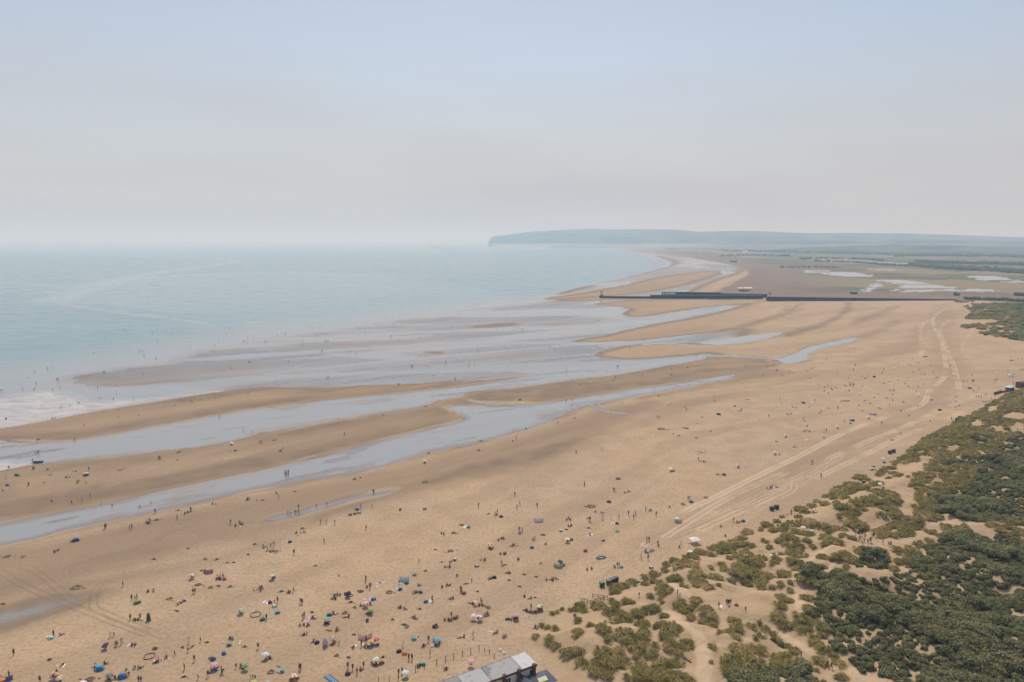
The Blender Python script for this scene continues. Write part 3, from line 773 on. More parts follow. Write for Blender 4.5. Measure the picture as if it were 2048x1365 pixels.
# patches of grass traced tuft by tuft: (crop origin x, y, scale) then centre and half-widths inside that crop
GRASS = [
 (1080, 1150, 6.35, "520,380,80,50 470,430,60,40 560,440,60,50 740,390,110,30 920,335,70,40 1100,340,80,30 480,570,70,60 150,500,35,25 220,465,30,25 300,435,30,18 390,445,35,22 20,640,40,40 90,670,40,25 200,680,50,40 130,780,40,40 480,720,100,60 640,630,60,40 800,680,120,40 960,570,150,80 880,460,120,30 1020,470,60,30 1170,560,50,60 1240,480,110,50 1350,440,90,40 1450,430,80,25 1320,620,100,50 1580,520,70,50 1680,660,150,55 190,880,75,70 350,950,130,130 500,960,90,60 540,1080,90,110 700,1080,80,100 850,790,70,60 950,770,60,60 1050,720,110,50 1100,800,110,80 1300,740,120,90 1250,880,130,80 1450,880,80,90 1600,760,120,70 1620,880,100,70 1750,930,90,50 1860,860,100,50 800,980,150,50 1000,950,100,60 900,1080,150,90 1050,1090,130,80 1270,1000,110,80 1430,980,80,40 700,1200,110,80 850,1230,110,90 1300,1150,90,60 1550,1120,150,100 1740,1110,110,80 1250,1250,180,80 1500,1270,220,90 1750,1300,180,70 1900,1310,60,60 950,200,100,45 1040,140,80,50 1160,80,70,35 1340,110,60,35 1430,80,60,20 1200,130,30,25 1390,245,55,50 1540,170,100,80 1570,230,80,50 1660,190,40,40 1740,40,80,35 1780,370,110,70 1870,420,110,80 1960,390,90,80 1910,530,70,40 1970,320,80,40"),
 (1380, 1150, 6.35, "100,40,100,80 80,100,70,50 330,30,70,40 220,150,80,40 520,60,80,60 700,60,90,60 750,110,60,40 920,80,110,70 1040,150,50,30 1150,110,60,40 1270,80,50,50 1270,190,50,30 1170,280,100,60 1130,380,80,50 1250,310,60,50 1220,400,40,30 1120,480,80,60 200,430,110,60 280,500,90,50 150,580,70,50 270,600,90,60 560,580,100,50 600,650,80,60 380,720,60,40 480,700,60,60 570,780,70,40 640,730,50,40 780,640,70,60 850,610,40,30 950,660,60,60 1020,740,50,40 1100,800,65,80 900,770,60,30 810,800,40,50 1245,890,35,50 1240,650,80,40 1330,490,40,30 1430,530,70,40 1360,600,60,40 1500,580,70,50 1450,680,110,80 1430,270,60,50 1520,290,80,60 1480,400,60,50 640,940,160,60 830,930,150,60 480,1060,130,90 700,1060,150,90 900,1080,60,60 1050,1040,80,50 1200,1050,110,50 1100,1150,120,60 1250,1130,90,60 1400,1100,90,60 1490,1150,60,40 480,1210,90,50 700,1150,180,60 1600,1210,30,20 1850,1110,60,15 1920,1160,50,15 1930,1300,80,40 290,1110,30,30 1600,850,100,70 1560,780,70,60 1700,930,110,60 1830,1000,60,40 1650,620,80,50 1700,330,60,50"),
 (1480, 950, 6.35, "530,530,40,25 740,520,50,40 340,630,90,40 460,590,60,30 560,640,100,70 720,610,120,40 900,600,120,30 1040,630,110,40 100,720,90,40 40,790,60,50 310,820,50,50 420,690,80,40 560,690,50,40 700,720,120,50 850,740,120,50 600,780,100,40 820,450,80,60 760,430,90,40 900,380,100,60 980,330,60,30 1080,375,80,25 1090,265,40,30 1230,340,60,40 1340,280,70,50 1300,400,120,40 1450,350,120,40 1600,300,120,60 1690,250,60,60 1380,480,110,35 1480,440,50,25 1260,520,50,25 1240,210,120,40 1400,120,110,40 1300,160,100,40 1550,40,120,20 1500,130,110,30 1500,180,120,25 1750,110,100,30 1820,230,200,60 1950,300,120,70 1760,330,120,50 1640,390,60,30 1900,400,150,80 1800,490,80,50 1950,480,110,60 1470,610,140,60 1370,620,60,40 1550,660,100,50 1250,700,140,40 1310,770,70,25 1150,700,70,50 1100,790,120,50 1200,840,140,70 1080,880,60,40 1420,800,70,30 1750,720,90,60 1830,680,90,60 1800,790,60,25 1860,750,50,40 1930,640,110,60 520,820,90,70 600,880,80,50 700,810,60,40 740,900,80,35 640,970,90,60 760,1010,120,60 520,1000,50,40 370,910,50,30 850,830,60,40 920,900,50,40 100,890,100,50 60,1000,150,80 200,1080,130,60 280,1040,80,50 400,1110,40,30 700,1120,120,50 1030,1040,60,50 1140,1080,40,30 890,1140,90,50 1030,1160,90,60 830,1190,70,40 1060,1240,40,25 1240,1030,90,50 1320,1000,100,60 1400,1050,120,60 1250,1220,60,35 1340,1240,80,30 1340,1160,50,30 100,1210,160,60 300,1260,150,80 560,1260,120,60 850,1320,180,40 1550,960,130,50 1750,980,150,50 1650,970,60,50 1950,1180,80,50"),
 (1180, 950, 6.35, "1960,740,60,40 1900,800,80,40 1830,870,110,45 1700,900,110,40 1600,920,90,40 1720,960,110,50 1560,930,80,25 1950,880,40,30 1800,920,70,40 1380,970,90,45 1300,1020,90,40 1210,1040,60,40 1350,1050,60,50 1070,1090,90,40 970,1140,70,40 1130,1150,110,55 1290,1130,130,45 1200,1080,60,40 950,1210,60,40 850,1260,60,30 1530,1170,50,30 1680,1120,50,40 1700,1190,90,50 1350,1230,110,70 1480,1290,90,50 1600,1300,110,60 1290,1290,60,50 1830,1220,100,60 1960,1080,110,70 1900,1150,130,50 1940,1250,110,60 1550,1020,60,25 700,1300,60,35 1050,1320,80,40 800,1300,50,20 1780,1050,50,25"),
]
BARE = [
 [(1395, 1192), (1430, 1180), (1520, 1178), (1560, 1186), (1555, 1215), (1530, 1240), (1480, 1240), (1420, 1215)],
 [(1690, 1082), (1730, 1072), (1790, 1075), (1835, 1085), (1815, 1098), (1760, 1100), (1715, 1094)],
 [(1600, 1035), (1640, 1012), (1680, 1018), (1700, 1030), (1690, 1045), (1640, 1042)],
 [(1730, 1022), (1760, 1012), (1770, 1030), (1745, 1045)],
 [(1790, 935), (1830, 925), (1855, 935), (1840, 948), (1800, 950)],
 [(1890, 895), (1918, 890), (1920, 900), (1895, 905)], [(1838, 918), (1858, 912), (1862, 926), (1842, 930)],
 [(2005, 830), (2030, 826), (2070, 830), (2070, 842), (2020, 840)], [(1940, 845), (1965, 842), (1960, 854), (1940, 855)],
 [(1975, 815), (2000, 812), (1995, 822), (1975, 826)], [(1770, 942), (1790, 940), (1786, 952), (1768, 955)],
 [(1745, 1145), (1790, 1130), (1800, 1148), (1760, 1156)], [(1720, 955), (1760, 953), (1778, 965), (1730, 970)],
 [(1100, 1300), (1160, 1280), (1200, 1290), (1150, 1310), (1110, 1320)], [(1090, 1310), (1160, 1330), (1190, 1400), (1080, 1400)],
]
SCRUB = [
 [(1622, 1210), (1640, 1185), (1665, 1166), (1710, 1160), (1760, 1160), (1800, 1148), (1835, 1120), (1860, 1090), (1900, 1078), (1960, 1068), (2060, 1078), (2200, 1090), (2400, 1500), (1800, 1500), (1740, 1362), (1690, 1325), (1655, 1280), (1630, 1245)],
 [(1860, 1020), (1880, 1000), (1930, 975), (1960, 945), (1990, 905), (2060, 860), (2300, 820), (2300, 1060), (2060, 1042), (1980, 1042), (1900, 1040)],
 [(1890, 928), (1910, 915), (1960, 912), (1985, 920), (1960, 930), (1910, 932)], [(1985, 834), (2012, 828), (2016, 838), (1992, 840)],
 [(1930, 880), (1960, 872), (1990, 880), (1960, 890)],
 [(1460, 1352), (1530, 1336), (1600, 1345), (1625, 1372), (1640, 1420), (1440, 1420)], [(1590, 1328), (1612, 1322), (1622, 1336), (1600, 1342)],
 [(1600, 1150), (1640, 1148), (1650, 1160), (1610, 1160)], [(1700, 1120), (1740, 1112), (1775, 1125), (1780, 1140), (1740, 1138), (1705, 1132)],
 [(1545, 1268), (1560, 1266), (1566, 1288), (1550, 1290)],
]

def in_px(px, py, pts):
    q = smooth_curve(pts, n=3)
    _, ins = seg_dist(px, py, q)
    return ins

def instances(name, meshes, P, S, R, kind="stuff"):
    """One object that repeats the meshes at points P with scales S and turns R (far or uncountable growth)."""
    c = bpy.data.collections.new(name + "_kinds")
    for i, me in enumerate(meshes):
        o = bpy.data.objects.new(name + "_kind", me); c.objects.link(o)
    me = bpy.data.meshes.new(name); me.from_pydata([tuple(p) for p in P], [], [])
    for k, a in (("sc", S), ("rz", R)):
        at = me.attributes.new(k, 'FLOAT', 'POINT'); at.data.foreach_set("value", np.array(a, np.float32))
    o = bpy.data.objects.new(name, me); COL.objects.link(o); o["kind"] = kind
    ng = bpy.data.node_groups.new(name, 'GeometryNodeTree')
    ng.interface.new_socket("Geometry", in_out='INPUT', socket_type='NodeSocketGeometry')
    ng.interface.new_socket("Geometry", in_out='OUTPUT', socket_type='NodeSocketGeometry')
    N, L = ng.nodes, ng.links
    gi, go = N.new("NodeGroupInput"), N.new("NodeGroupOutput")
    ip = N.new("GeometryNodeInstanceOnPoints"); ci = N.new("GeometryNodeCollectionInfo")
    ci.inputs["Collection"].default_value = c; ci.inputs["Separate Children"].default_value = True
    rv = N.new("FunctionNodeRandomValue"); rv.data_type = 'INT'
    rv.inputs[4].default_value = 0; rv.inputs[5].default_value = len(meshes) - 1
    a1 = N.new("GeometryNodeInputNamedAttribute"); a1.data_type = 'FLOAT'; a1.inputs[0].default_value = "sc"
    a2 = N.new("GeometryNodeInputNamedAttribute"); a2.data_type = 'FLOAT'; a2.inputs[0].default_value = "rz"
    cx = N.new("ShaderNodeCombineXYZ"); sx = N.new("ShaderNodeCombineXYZ")
    L.new(gi.outputs[0], ip.inputs["Points"]); L.new(ci.outputs[0], ip.inputs["Instance"])
    ip.inputs["Pick Instance"].default_value = True
    L.new(rv.outputs[2], ip.inputs["Instance Index"])
    L.new(a2.outputs[0], cx.inputs[2]); L.new(cx.outputs[0], ip.inputs["Rotation"])
    for i in range(3): L.new(a1.outputs[0], sx.inputs[i])
    L.new(sx.outputs[0], ip.inputs["Scale"]); L.new(ip.outputs[0], go.inputs[0])
    md = o.modifiers.new("repeat", 'NODES'); md.node_group = ng
    return o

def build_plants():
    rnd = random.Random(7)
    # 1. tussocks traced one by one
    items = []
    for ox, oy, sc, txt in GRASS:
        for q in txt.split():
            a, b, rx, ry = (float(v) for v in q.split(","))
            items.append((ox + a / sc, oy + (b + ry * 0.55) / sc, rx / sc, ry / sc))
    it = np.array(items)
    x, y, z = terrain_px(it[:, 0], it[:, 1])
    dist = np.sqrt(x * x + y * y + (CAMH - z) ** 2)
    R = it[:, 2] / (FPX / dist) * 0.80
    size = R / dist
    order = np.argsort(-size)
    keep = order[:300]
    radii = sorted(TUSS)
    spill, stray = [], []
    for k, i in enumerate(order):
        r = float(R[i]); b = min(radii, key=lambda q: abs(math.log(q / r)))
        px, py = it[i, 0], it[i, 1]
        if k < 300:
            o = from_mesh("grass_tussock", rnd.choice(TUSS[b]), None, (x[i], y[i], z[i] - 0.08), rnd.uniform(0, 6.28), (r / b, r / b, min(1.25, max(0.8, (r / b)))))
            thing(o, "olive green marram grass tussock with straw tips growing on bare dune sand", "grass tussock", "marram tussocks on the near dunes")
        else:
            spill.append((x[i], y[i], z[i] - 0.05, r))
        for _ in range(int(2 + 1.6 * r)):           # stray tufts that fray its edge
            t = rnd.uniform(0, 6.28); q = r * rnd.uniform(0.95, 1.6)
            fx, fy = x[i] + math.cos(t) * q, y[i] + math.sin(t) * q
            stray.append((fx, fy, rnd.uniform(0.3, 0.7)))
    # 2. candidates over the whole of the dunes
    gx, gy = np.meshgrid(np.arange(0, 420, 0.95), np.arange(96, 560, 0.95))
    rng = np.random.default_rng(3)
    gx = (gx + rng.uniform(-.45, .45, gx.shape)).ravel(); gy = (gy + rng.uniform(-.45, .45, gy.shape)).ravel()
    s = poly_signed(gx, gy, _DW)
    ok = (s > 0.3) & (gx < gy * 0.9 + 10)
    gx, gy, s = gx[ok], gy[ok], s[ok]
    gz = dune_height(gx, gy)
    px, py = px_from_world(gx, gy, gz)
    bare = np.zeros(gx.shape, bool)
    for pts in BARE: bare |= in_px(px, py, pts)
    for pts, w in BARE_LINES:
        q = smooth_curve(pts, closed=False, n=4); ax, ay, _ = terrain_px(q[:, 0], q[:, 1])
        d, _ = seg_dist(gx, gy, np.stack([ax, ay], 1), closed=False)
        bare |= d < w * (0.75 + 0.6 * fbm(gx / 4, gy / 4, 2, 71))
    scrub = np.zeros(gx.shape, bool)
    jx = (fbm(gx / 6, gy / 6, 3, 90) - 0.5) * 40; jy = (fbm(gx / 6, gy / 6, 3, 93) - 0.5) * 22
    for pts in SCRUB: scrub |= in_px(px + jx, py + jy, pts)
    scrub &= ~bare
    # scrub: one bush to about 2 square metres
    pick = scrub & (rng.random(gx.shape) < np.where(gy > 260, 0.28, 0.5))
    sx, sy, sz = gx[pick], gy[pick], gz[pick]
    rad = 0.75 + 1.25 * fbm(sx / 9, sy / 9, 3, 12) ** 1.5 + rng.uniform(-0.2, 0.35, sx.shape)
    tall = sstep(0.52, 0.70, fbm(sx / 16, sy / 16, 3, 19))
    rad = rad * (1 + 0.5 * tall) * 0.9
    sz = sz + 0.12 * rad + 1.5 * tall
    ds = np.hypot(sx, sy); vis = (np.abs(sx / sy) < 0.775) & (px[pick] < 2060) & (py[pick] < 1375)
    near = np.argsort(np.where(vis, ds / rad, 1e9))[:300]
    for i in near:
        r = float(rad[i])
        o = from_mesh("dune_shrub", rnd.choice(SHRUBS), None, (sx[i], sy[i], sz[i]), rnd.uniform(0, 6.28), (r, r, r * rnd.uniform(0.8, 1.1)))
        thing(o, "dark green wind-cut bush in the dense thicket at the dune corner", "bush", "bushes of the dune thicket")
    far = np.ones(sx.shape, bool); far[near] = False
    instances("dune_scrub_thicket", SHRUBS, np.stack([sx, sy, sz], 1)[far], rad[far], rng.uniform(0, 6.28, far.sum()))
    # 3. the rest of the marram: closed on the farther dunes, thin between the traced tussocks
    nz = fbm(gx / 8, gy / 8, 3, 33)
    dense = ((py < 955) & (px > 1700)) | ((py < 1075) & (px > 1830)) | (px > 2050) | ((px > 1790) & (py > 1030) & (py < 1160))
    prob = np.where(dense, np.where(nz > 0.36, 0.42, 0.04), np.where(nz > 0.60, 0.05, 0.0))
    prob = np.where((py > 1000) & ~dense, np.where(nz > 0.58, 0.035, 0.006), prob)
    edge_strip = (s < 7) & (py < 1000); prob = np.where(edge_strip, 0.30, prob)
    sel = (~bare) & (~scrub) & (rng.random(gx.shape) < prob)
    P = np.stack([gx[sel], gy[sel], gz[sel] - 0.05], 1); S = rng.uniform(0.6, 1.25, sel.sum())
    if spill:
        st = np.array(stray); spill += [(a, b, c, d) for (a, b, d), c in zip(stray, dune_height(st[:, 0], st[:, 1]) - 0.04)]
        sp = np.array(spill); keep2 = np.ones(len(sp), bool)
        for pts, w in BARE_LINES:
            q = smooth_curve(pts, closed=False, n=4); ax, ay, _ = terrain_px(q[:, 0], q[:, 1])
            keep2 &= seg_dist(sp[:, 0], sp[:, 1], np.stack([ax, ay], 1), closed=False)[0] > w
        sp = sp[keep2]; P = np.concatenate([P, sp[:, :3]]); S = np.concatenate([S, sp[:, 3] / 1.1])
    instances("dune_grass", TUSS[1.1], P, S, rng.uniform(0, 6.28, len(P)))
    # low creeping green between the bushes and the grass
    lowp = (~bare) & (~scrub) & dense & (rng.random(gx.shape) < np.where((nz > 0.42), 0.12, 0.02))
    Q = np.stack([gx[lowp], gy[lowp], gz[lowp] - 0.3], 1)
    instances("low_dune_growth", SHRUBS, Q, rng.uniform(0.5, 1.0, len(Q)), rng.uniform(0, 6.28, len(Q)))
    # 4. far dunes at the river mouth
    fx = rng.uniform(440, 900, 26000); fy = rng.uniform(480, 1060, 26000)
    s2 = poly_signed(fx, fy, _FW); o2 = (s2 > 3); fx, fy, s2 = fx[o2], fy[o2], s2[o2]
    fz = dune_height(fx, fy); qx, qy = px_from_world(fx, fy, fz)
    n2 = fbm(fx / 30, fy / 30, 3, 51)
    dark = (qx > 2012 + (qy - 600) * 0.7 + (n2 - 0.5) * 190) | (n2 > 0.68)
    d = dark & (qx < 2300)
    instances("far_dune_scrub", SHRUBS, np.stack([fx, fy, fz], 1)[d], rng.uniform(1.6, 3.4, d.sum()), rng.uniform(0, 6.28, d.sum()))
    g = (~dark) & (n2 > 0.40) & (rng.random(fx.shape) < 0.55)
    instances("far_dune_grass", TUSS[1.8], np.stack([fx, fy, fz], 1)[g], rng.uniform(0.9, 1.7, g.sum()), rng.uniform(0, 6.28, g.sum()))

build_plants()
# ------------------------------------------------------------------ the far shore: hills, woods, harbour walls, sheds
def hills(name, crest, d, foot, mat, seed, back=2500.0):
    """A range of hills: its crest traced as it stands against the sky, at distance d(px)."""
    c = np.array(crest, float); xs = np.linspace(c[0, 0], c[-1, 0], 260)
    ys = np.interp(xs, c[:, 0], c[:, 1]); ds = np.array([d(v) for v in xs])
    u = (xs - CX) / FPX; v = (ys - CY) / FPX
    dy = math.cos(PITCH) - v * math.sin(PITCH); dz = -math.sin(PITCH) - v * math.cos(PITCH)
    X = u / dy * ds; H = CAMH + dz / dy * ds
    rows = []
    prof = [(-1.0, -0.02), (-0.86, 0.10), (-0.7, 0.24), (-0.55, 0.42), (-0.4, 0.58), (-0.25, 0.80), (-0.12, 0.93), (0, 1.0), (0.3, 0.9), (0.7, 0.5), (1.0, -0.02)]
    for t, k in prof:
        off = t * (foot if t < 0 else back)
        Y = ds + off; XX = X * (1 + off / np.maximum(ds, 1) * 0.6)
        Z = H * k
        n = (fbm(XX / 420 + seed, Y / 300, 4, seed) - 0.5) * 0.30 * H * (1 - abs(2 * k - 1)) * (k < 0.97)
        bumps = (fbm(XX / 60, Y / 60, 2, seed + 5) - 0.5) * np.clip(H, 0, 60) * 0.10 * (k > 0.05)
        rows.append(np.stack([XX, Y, Z + n + bumps - 0.5], 1))
    V = np.concatenate(rows); nc = len(xs); idx = np.arange(len(V)).reshape(len(rows), nc)
    F = np.stack([idx[:-1, :-1].ravel(), idx[:-1, 1:].ravel(), idx[1:, 1:].ravel(), idx[1:, :-1].ravel()], 1)
    o = grid_mesh(name, V, F); o["kind"] = "structure"; o.data.materials.append(mat)
    return o

def mat_hill():
    m, n, l, p = new_mat("wooded_hill")
    h = NB(n, l); P = h.pos()
    a = h.noise(h.pos((1, 1.5, 2)), 0.0028, 4); b = h.noise(P, 0.012, 3)
    c = h.mix(h.rng(a, 0.46, 0.54), (0.026, 0.036, 0.030), (0.115, 0.118, 0.075))
    c = h.mix(h.rng(b, 0.5, 0.7, 0, 0.5), c, (0.028, 0.038, 0.022))
    l.new(c, p.inputs["Base Color"]); p.inputs["Roughness"].default_value = 0.95
    p.inputs["Specular IOR Level"].default_value = 0.05
    return m

def build_far():
    mh = mat_hill()
    hills("headland_hills", [(979, 479), (984, 473.5), (1000, 472), (1030, 468), (1062, 463.5), (1100, 461.5), (1150, 459), (1192, 457.5), (1215, 459.5), (1290, 458.5), (1352, 459.5), (1378, 462), (1400, 464), (1450, 462.5), (1500, 462), (1560, 464.5), (1620, 467), (1700, 466.5), (1800, 467), (1880, 469), (1960, 472), (2050, 475), (2300, 478)], lambda x: 12500 - 2500 * min(1, max(0, (x - 980) / 500)), 2600, mh, 3)
    hills("inland_hills", [(1360, 493.5), (1400, 491), (1440, 488), (1480, 485), (1520, 483), (1600, 480), (1650, 481), (1740, 482.5), (1840, 478.5), (1930, 481), (2050, 483), (2300, 484)], lambda x: 7600, 1500, mh, 9)
    hills("wooded_ridge", [(1560, 501), (1600, 497), (1650, 494), (1700, 492.5), (1790, 490), (1850, 490.5), (1900, 492), (1960, 493), (2050, 495), (2300, 497)], lambda x: 5400, 900, mh, 15, 1200)
    hills("low_coast_ridge", [(1100, 492.5), (1150, 489.5), (1200, 487.5), (1300, 488.5), (1380, 490), (1460, 491.5), (1540, 494), (1600, 497)], lambda x: 8600, 900, mh, 19, 900)
    rng = np.random.default_rng(11); P = []; S = []
    bands = [   # (line of the foot of the trees, depth of the wood in pixels, trees, size)
        ([(1330, 501), (1400, 501), (1470, 505), (1540, 506), (1600, 507), (1690, 509), (1760, 511), (1830, 514)], 2.6, 420, 7),
        ([(1440, 514), (1520, 513), (1580, 515)], 1.6, 60, 5), ([(1600, 520), (1640, 519), (1720, 520), (1770, 524)], 1.2, 90, 4),
        ([(1690, 503), (1760, 502), (1840, 500), (1900, 501), (1980, 504), (2060, 507)], 4.0, 620, 10),
        ([(1790, 515), (1860, 514), (1950, 515), (2060, 517)], 3.0, 380, 7),
        ([(1818, 533), (1850, 536), (1900, 540), (1960, 543), (2060, 550)], 5.0, 420, 4.5),
        ([(1830, 527), (1900, 529), (2000, 531), (2060, 533)], 2.2, 170, 5),
        ([(1630, 524), (1700, 526), (1760, 531), (1815, 534)], 1.2, 150, 3.2),
        ([(1560, 537), (1610, 536), (1680, 537)], 1.0, 40, 2.5), ([(1210, 496), (1270, 498), (1330, 500)], 1.0, 60, 5),
        ([(1930, 600), (2000, 602), (2060, 606)], 1.5, 140, 1.7), ([(2000, 545), (2060, 548)], 3.0, 90, 4),
    ]
    for pts, dep, n, size in bands:
        q = smooth_curve(pts, closed=False, n=12); t = rng.uniform(0, len(q) - 1, n)
        px = np.interp(t, np.arange(len(q)), q[:, 0]); py = np.interp(t, np.arange(len(q)), q[:, 1]) - rng.random(n) * dep
        x, y = ground_from_px(px, py)
        r = size * 1.9 * rng.uniform(0.5, 1.25, n)
        P.append(np.stack([x, y, r * 0.5], 1)); S.append(r)
    P = np.concatenate(P); S = np.concatenate(S)
    instances("far_woods", TREES, P, S, rng.uniform(0, 6.28, len(P)))

    # harbour walls at the river mouth
    steel = plain("tarred_piling", (0.048, 0.056, 0.070), 0.8, 0.2, scale=0.2)
    conc = plain("weathered_concrete", (0.10, 0.10, 0.10), 0.9, 0.2, scale=0.3)
    def wall(x0, x1, y0, y1, top0, top1, thick, name, label, bay=11.0, open_frame=False):
        """A breakwater of upright piles with a walkway on top, between two photograph points at its foot."""
        (ax, bx), (ay, by) = ground_from_px([x0, x1], [y0, y1])
        A, B = Vector((ax, ay, 0)), Vector((bx, by, 0)); d = B - A; L = d.length; ang = math.atan2(d.y, d.x)
        r = empty(name, A, ang)
        m = MB(); n = max(2, int(L / bay))
        for i in range(n):
            t0, t1 = L * i / n, L * (i + 1) / n; h = top0 + (top1 - top0) * (i + .5) / n
            m.box(((t0 + t1) / 2, 0, h / 2 - 0.6), (t1 - t0 - 0.25, thick * (0.9 + 0.1 * (i % 2)), h + 1.2))
        m.obj("pile_wall", [steel], r)["kind"] = "stuff"
        m = MB()
        for i in range(n + 1):
            t = L * i / n; h = top0 + (top1 - top0) * i / n
            m.box((t, -thick * 0.55, h / 2), (0.5, 0.5, h + 0.5)); m.box((t, thick * 0.55, h / 2), (0.5, 0.5, h + 0.5))
        m.obj("fender_posts", [steel], r)["kind"] = "stuff"
        m = MB(); m.box((L / 2, 0, (top0 + top1) / 2 + 0.25), (L + 0.8, thick * 1.15, 0.4), tilt=(0, -math.atan2(top1 - top0, L), 0))
        m.obj("walkway", [conc], r)
        thing(r, label, "breakwater")
        return r
    wall(1199, 1300, 596.6, 597.2, 2.6, 2.6, 5, "harbour_breakwater", "low dark seaward end of the far harbour breakwater, carrying a beacon")
    wall(1301, 1524, 597.4, 598.0, 5.0, 5.0, 6, "harbour_breakwater", "dark harbour wall just left of the near breakwater, in front of the taller piled quay")
    wall(1352, 1440, 595.2, 595.6, 8.0, 7.6, 6, "piled_quay", "tall dark piled quay behind the middle of the harbour wall")
    wall(1440, 1532, 594.8, 595.2, 5.6, 5.0, 6, "piled_quay", "lower dark quay running right from the tall piled quay")
    wall(1534, 1912, 602.6, 601.0, 6.2, 1.2, 6, "near_breakwater", "long dark breakwater along the far sands, sinking into the beach at its right end")
    # open timber frame at the seaward end of the quay
    (ax, bx), (ay, by) = ground_from_px([1323, 1352], [595.2, 595.2])
    r = empty("quay_frame", (ax, ay, 0), math.atan2(by - ay, bx - ax)); L = math.hypot(bx - ax, by - ay)
    for i in range(6):
        m = MB(); m.box((L * i / 6 + 1, 0, 4), (1.5, 2.0, 8.4)); m.obj("post", [steel], r)
    m = MB(); m.box((L / 2, 0, 8.0), (L, 2.6, 0.9)); m.box((L / 2, 0, 4.6), (L, 2.4, 0.8)); m.obj("cross_beam", [steel], r)
    thing(r, "open dark timber frame of posts at the seaward end of the tall quay", "pier frame")
    # beacon
    x, y = ground_from_px(1203, 596.4); r = empty("harbour_beacon", (float(x), float(y), 0))
    rust = plain("rusty_iron", (0.16, 0.10, 0.07), 0.8)
    m = MB(); m.box((0, 0, 2), (5.5, 5.5, 4.6)); m.obj("plinth", [conc], r)
    m = MB()
    for sx, sy in ((-1, -1), (1, -1), (1, 1), (-1, 1)):
        m.tube((sx * 1.9, sy * 1.9, 4), (sx * 0.6, sy * 0.6, 8.6), 0.22)
    for z, w in ((5.2, 1.55), (6.8, 1.1)): m.box((0, 0, z), (w * 2, w * 2, 0.25))
    m.obj("lattice_mast", [rust], r)
    m = MB(); m.box((0, 0, 9.4), (2.0, 2.0, 1.5)); m.tube((0, 0, 10.1), (0, 0, 11.8), 0.6, 6, 0, 0.05); m.obj("lantern", [rust], r)
    thing(r, "small iron beacon on the seaward tip of the harbour breakwater", "beacon")
    x, y = ground_from_px(1539, 600.5); r = empty("harbour_marker", (float(x), float(y), 0))
    m = MB(); m.tube((0, 0, 0), (0, 0, 10.5), 0.35); m.obj("post", [steel], r)
    m = MB(); m.box((0, 0, 10.3), (3.4, 0.6, 1.4)); m.obj("board", [steel], r)
    thing(r, "dark marker post standing where the near breakwater begins", "marker post")

    # buildings out on the marsh
    cream = plain("cream_sheeting", (0.78, 0.62, 0.36), 0.7); dark = plain("dark_tarred_boards", (0.045, 0.048, 0.055), 0.9)
    white = plain("white_render", (0.78, 0.77, 0.74), 0.7); slate = plain("slate_roof", (0.10, 0.10, 0.115), 0.7); roofred = plain("brown_tiles", (0.16, 0.10, 0.08), 0.8)
    def shed(px, py, w, dp, h, rf, wallm, roofm, label, name="far_building", rz=0.0, cat="building"):
        x, y = ground_from_px(px, py)
        r = empty(name, (float(x), float(y), 0), rz)
        m = MB(); m.box((0, 0, h / 2), (w, dp, h)); m.obj("wall", [wallm], r)
        m = MB(); o = 0.35
        m.add([(-w / 2 - o, -dp / 2 - o, h), (w / 2 + o, -dp / 2 - o, h), (w / 2 + o, dp / 2 + o, h), (-w / 2 - o, dp / 2 + o, h), (-w / 2 - o, 0, h + rf), (w / 2 + o, 0, h + rf)],
              [(0, 1, 5, 4), (2, 3, 4, 5), (0, 4, 3), (1, 2, 5), (0, 3, 2, 1)])
        m.obj("roof", [roofm], r)
        for k in (-0.28, 0.28):
            m = MB(); m.box((w * k, -dp / 2, h * 0.5), (w * 0.12, 0.12, h * 0.35)); m.obj("window", [dark], r)
        thing(r, label, cat)
    shed(1482, 580.6, 12, 8, 3.2, 1.6, cream, cream, "small cream shed, left one of the two sheds behind the quay")
    shed(1495, 581.0, 14, 9, 3.6, 1.8, cream, cream, "longer cream shed, right one of the two sheds behind the quay")
    shed(1488, 583.2, 16, 6, 1.6, 0.6, dark, dark, "low dark store in front of the two cream sheds")
    shed(1707, 588.6, 9, 7, 3.0, 1.4, dark, slate, "dark hut on the marsh, above the middle of the near breakwater")
    shed(1913, 591.5, 6, 6, 3.4, 2.0, dark, slate, "lone dark hut with steep roof near the right end of the near breakwater")
    shed(1467, 524.6, 26, 14, 5, 3, dark, slate, "dark building on the far shingle where the bay turns")
    shed(1490, 506.2, 34, 22, 9, 4, white, white, "bright white building among the far trees")
    shed(1474, 511.0, 22, 14, 5, 3, white, slate, "small pale building below the bright white one far away")
    shed(1940, 511.5, 36, 20, 7, 5, white, roofred, "white farmhouse in front of the far dark wood")
    shed(2041, 592.0, 16, 9, 4, 2.0, dark, slate, "dark barn by the fields at the right edge")
    shed(2000, 543.5, 30, 14, 5, 3, white, slate, "pale sheds among hedges beyond the right-hand pond")
build_far()

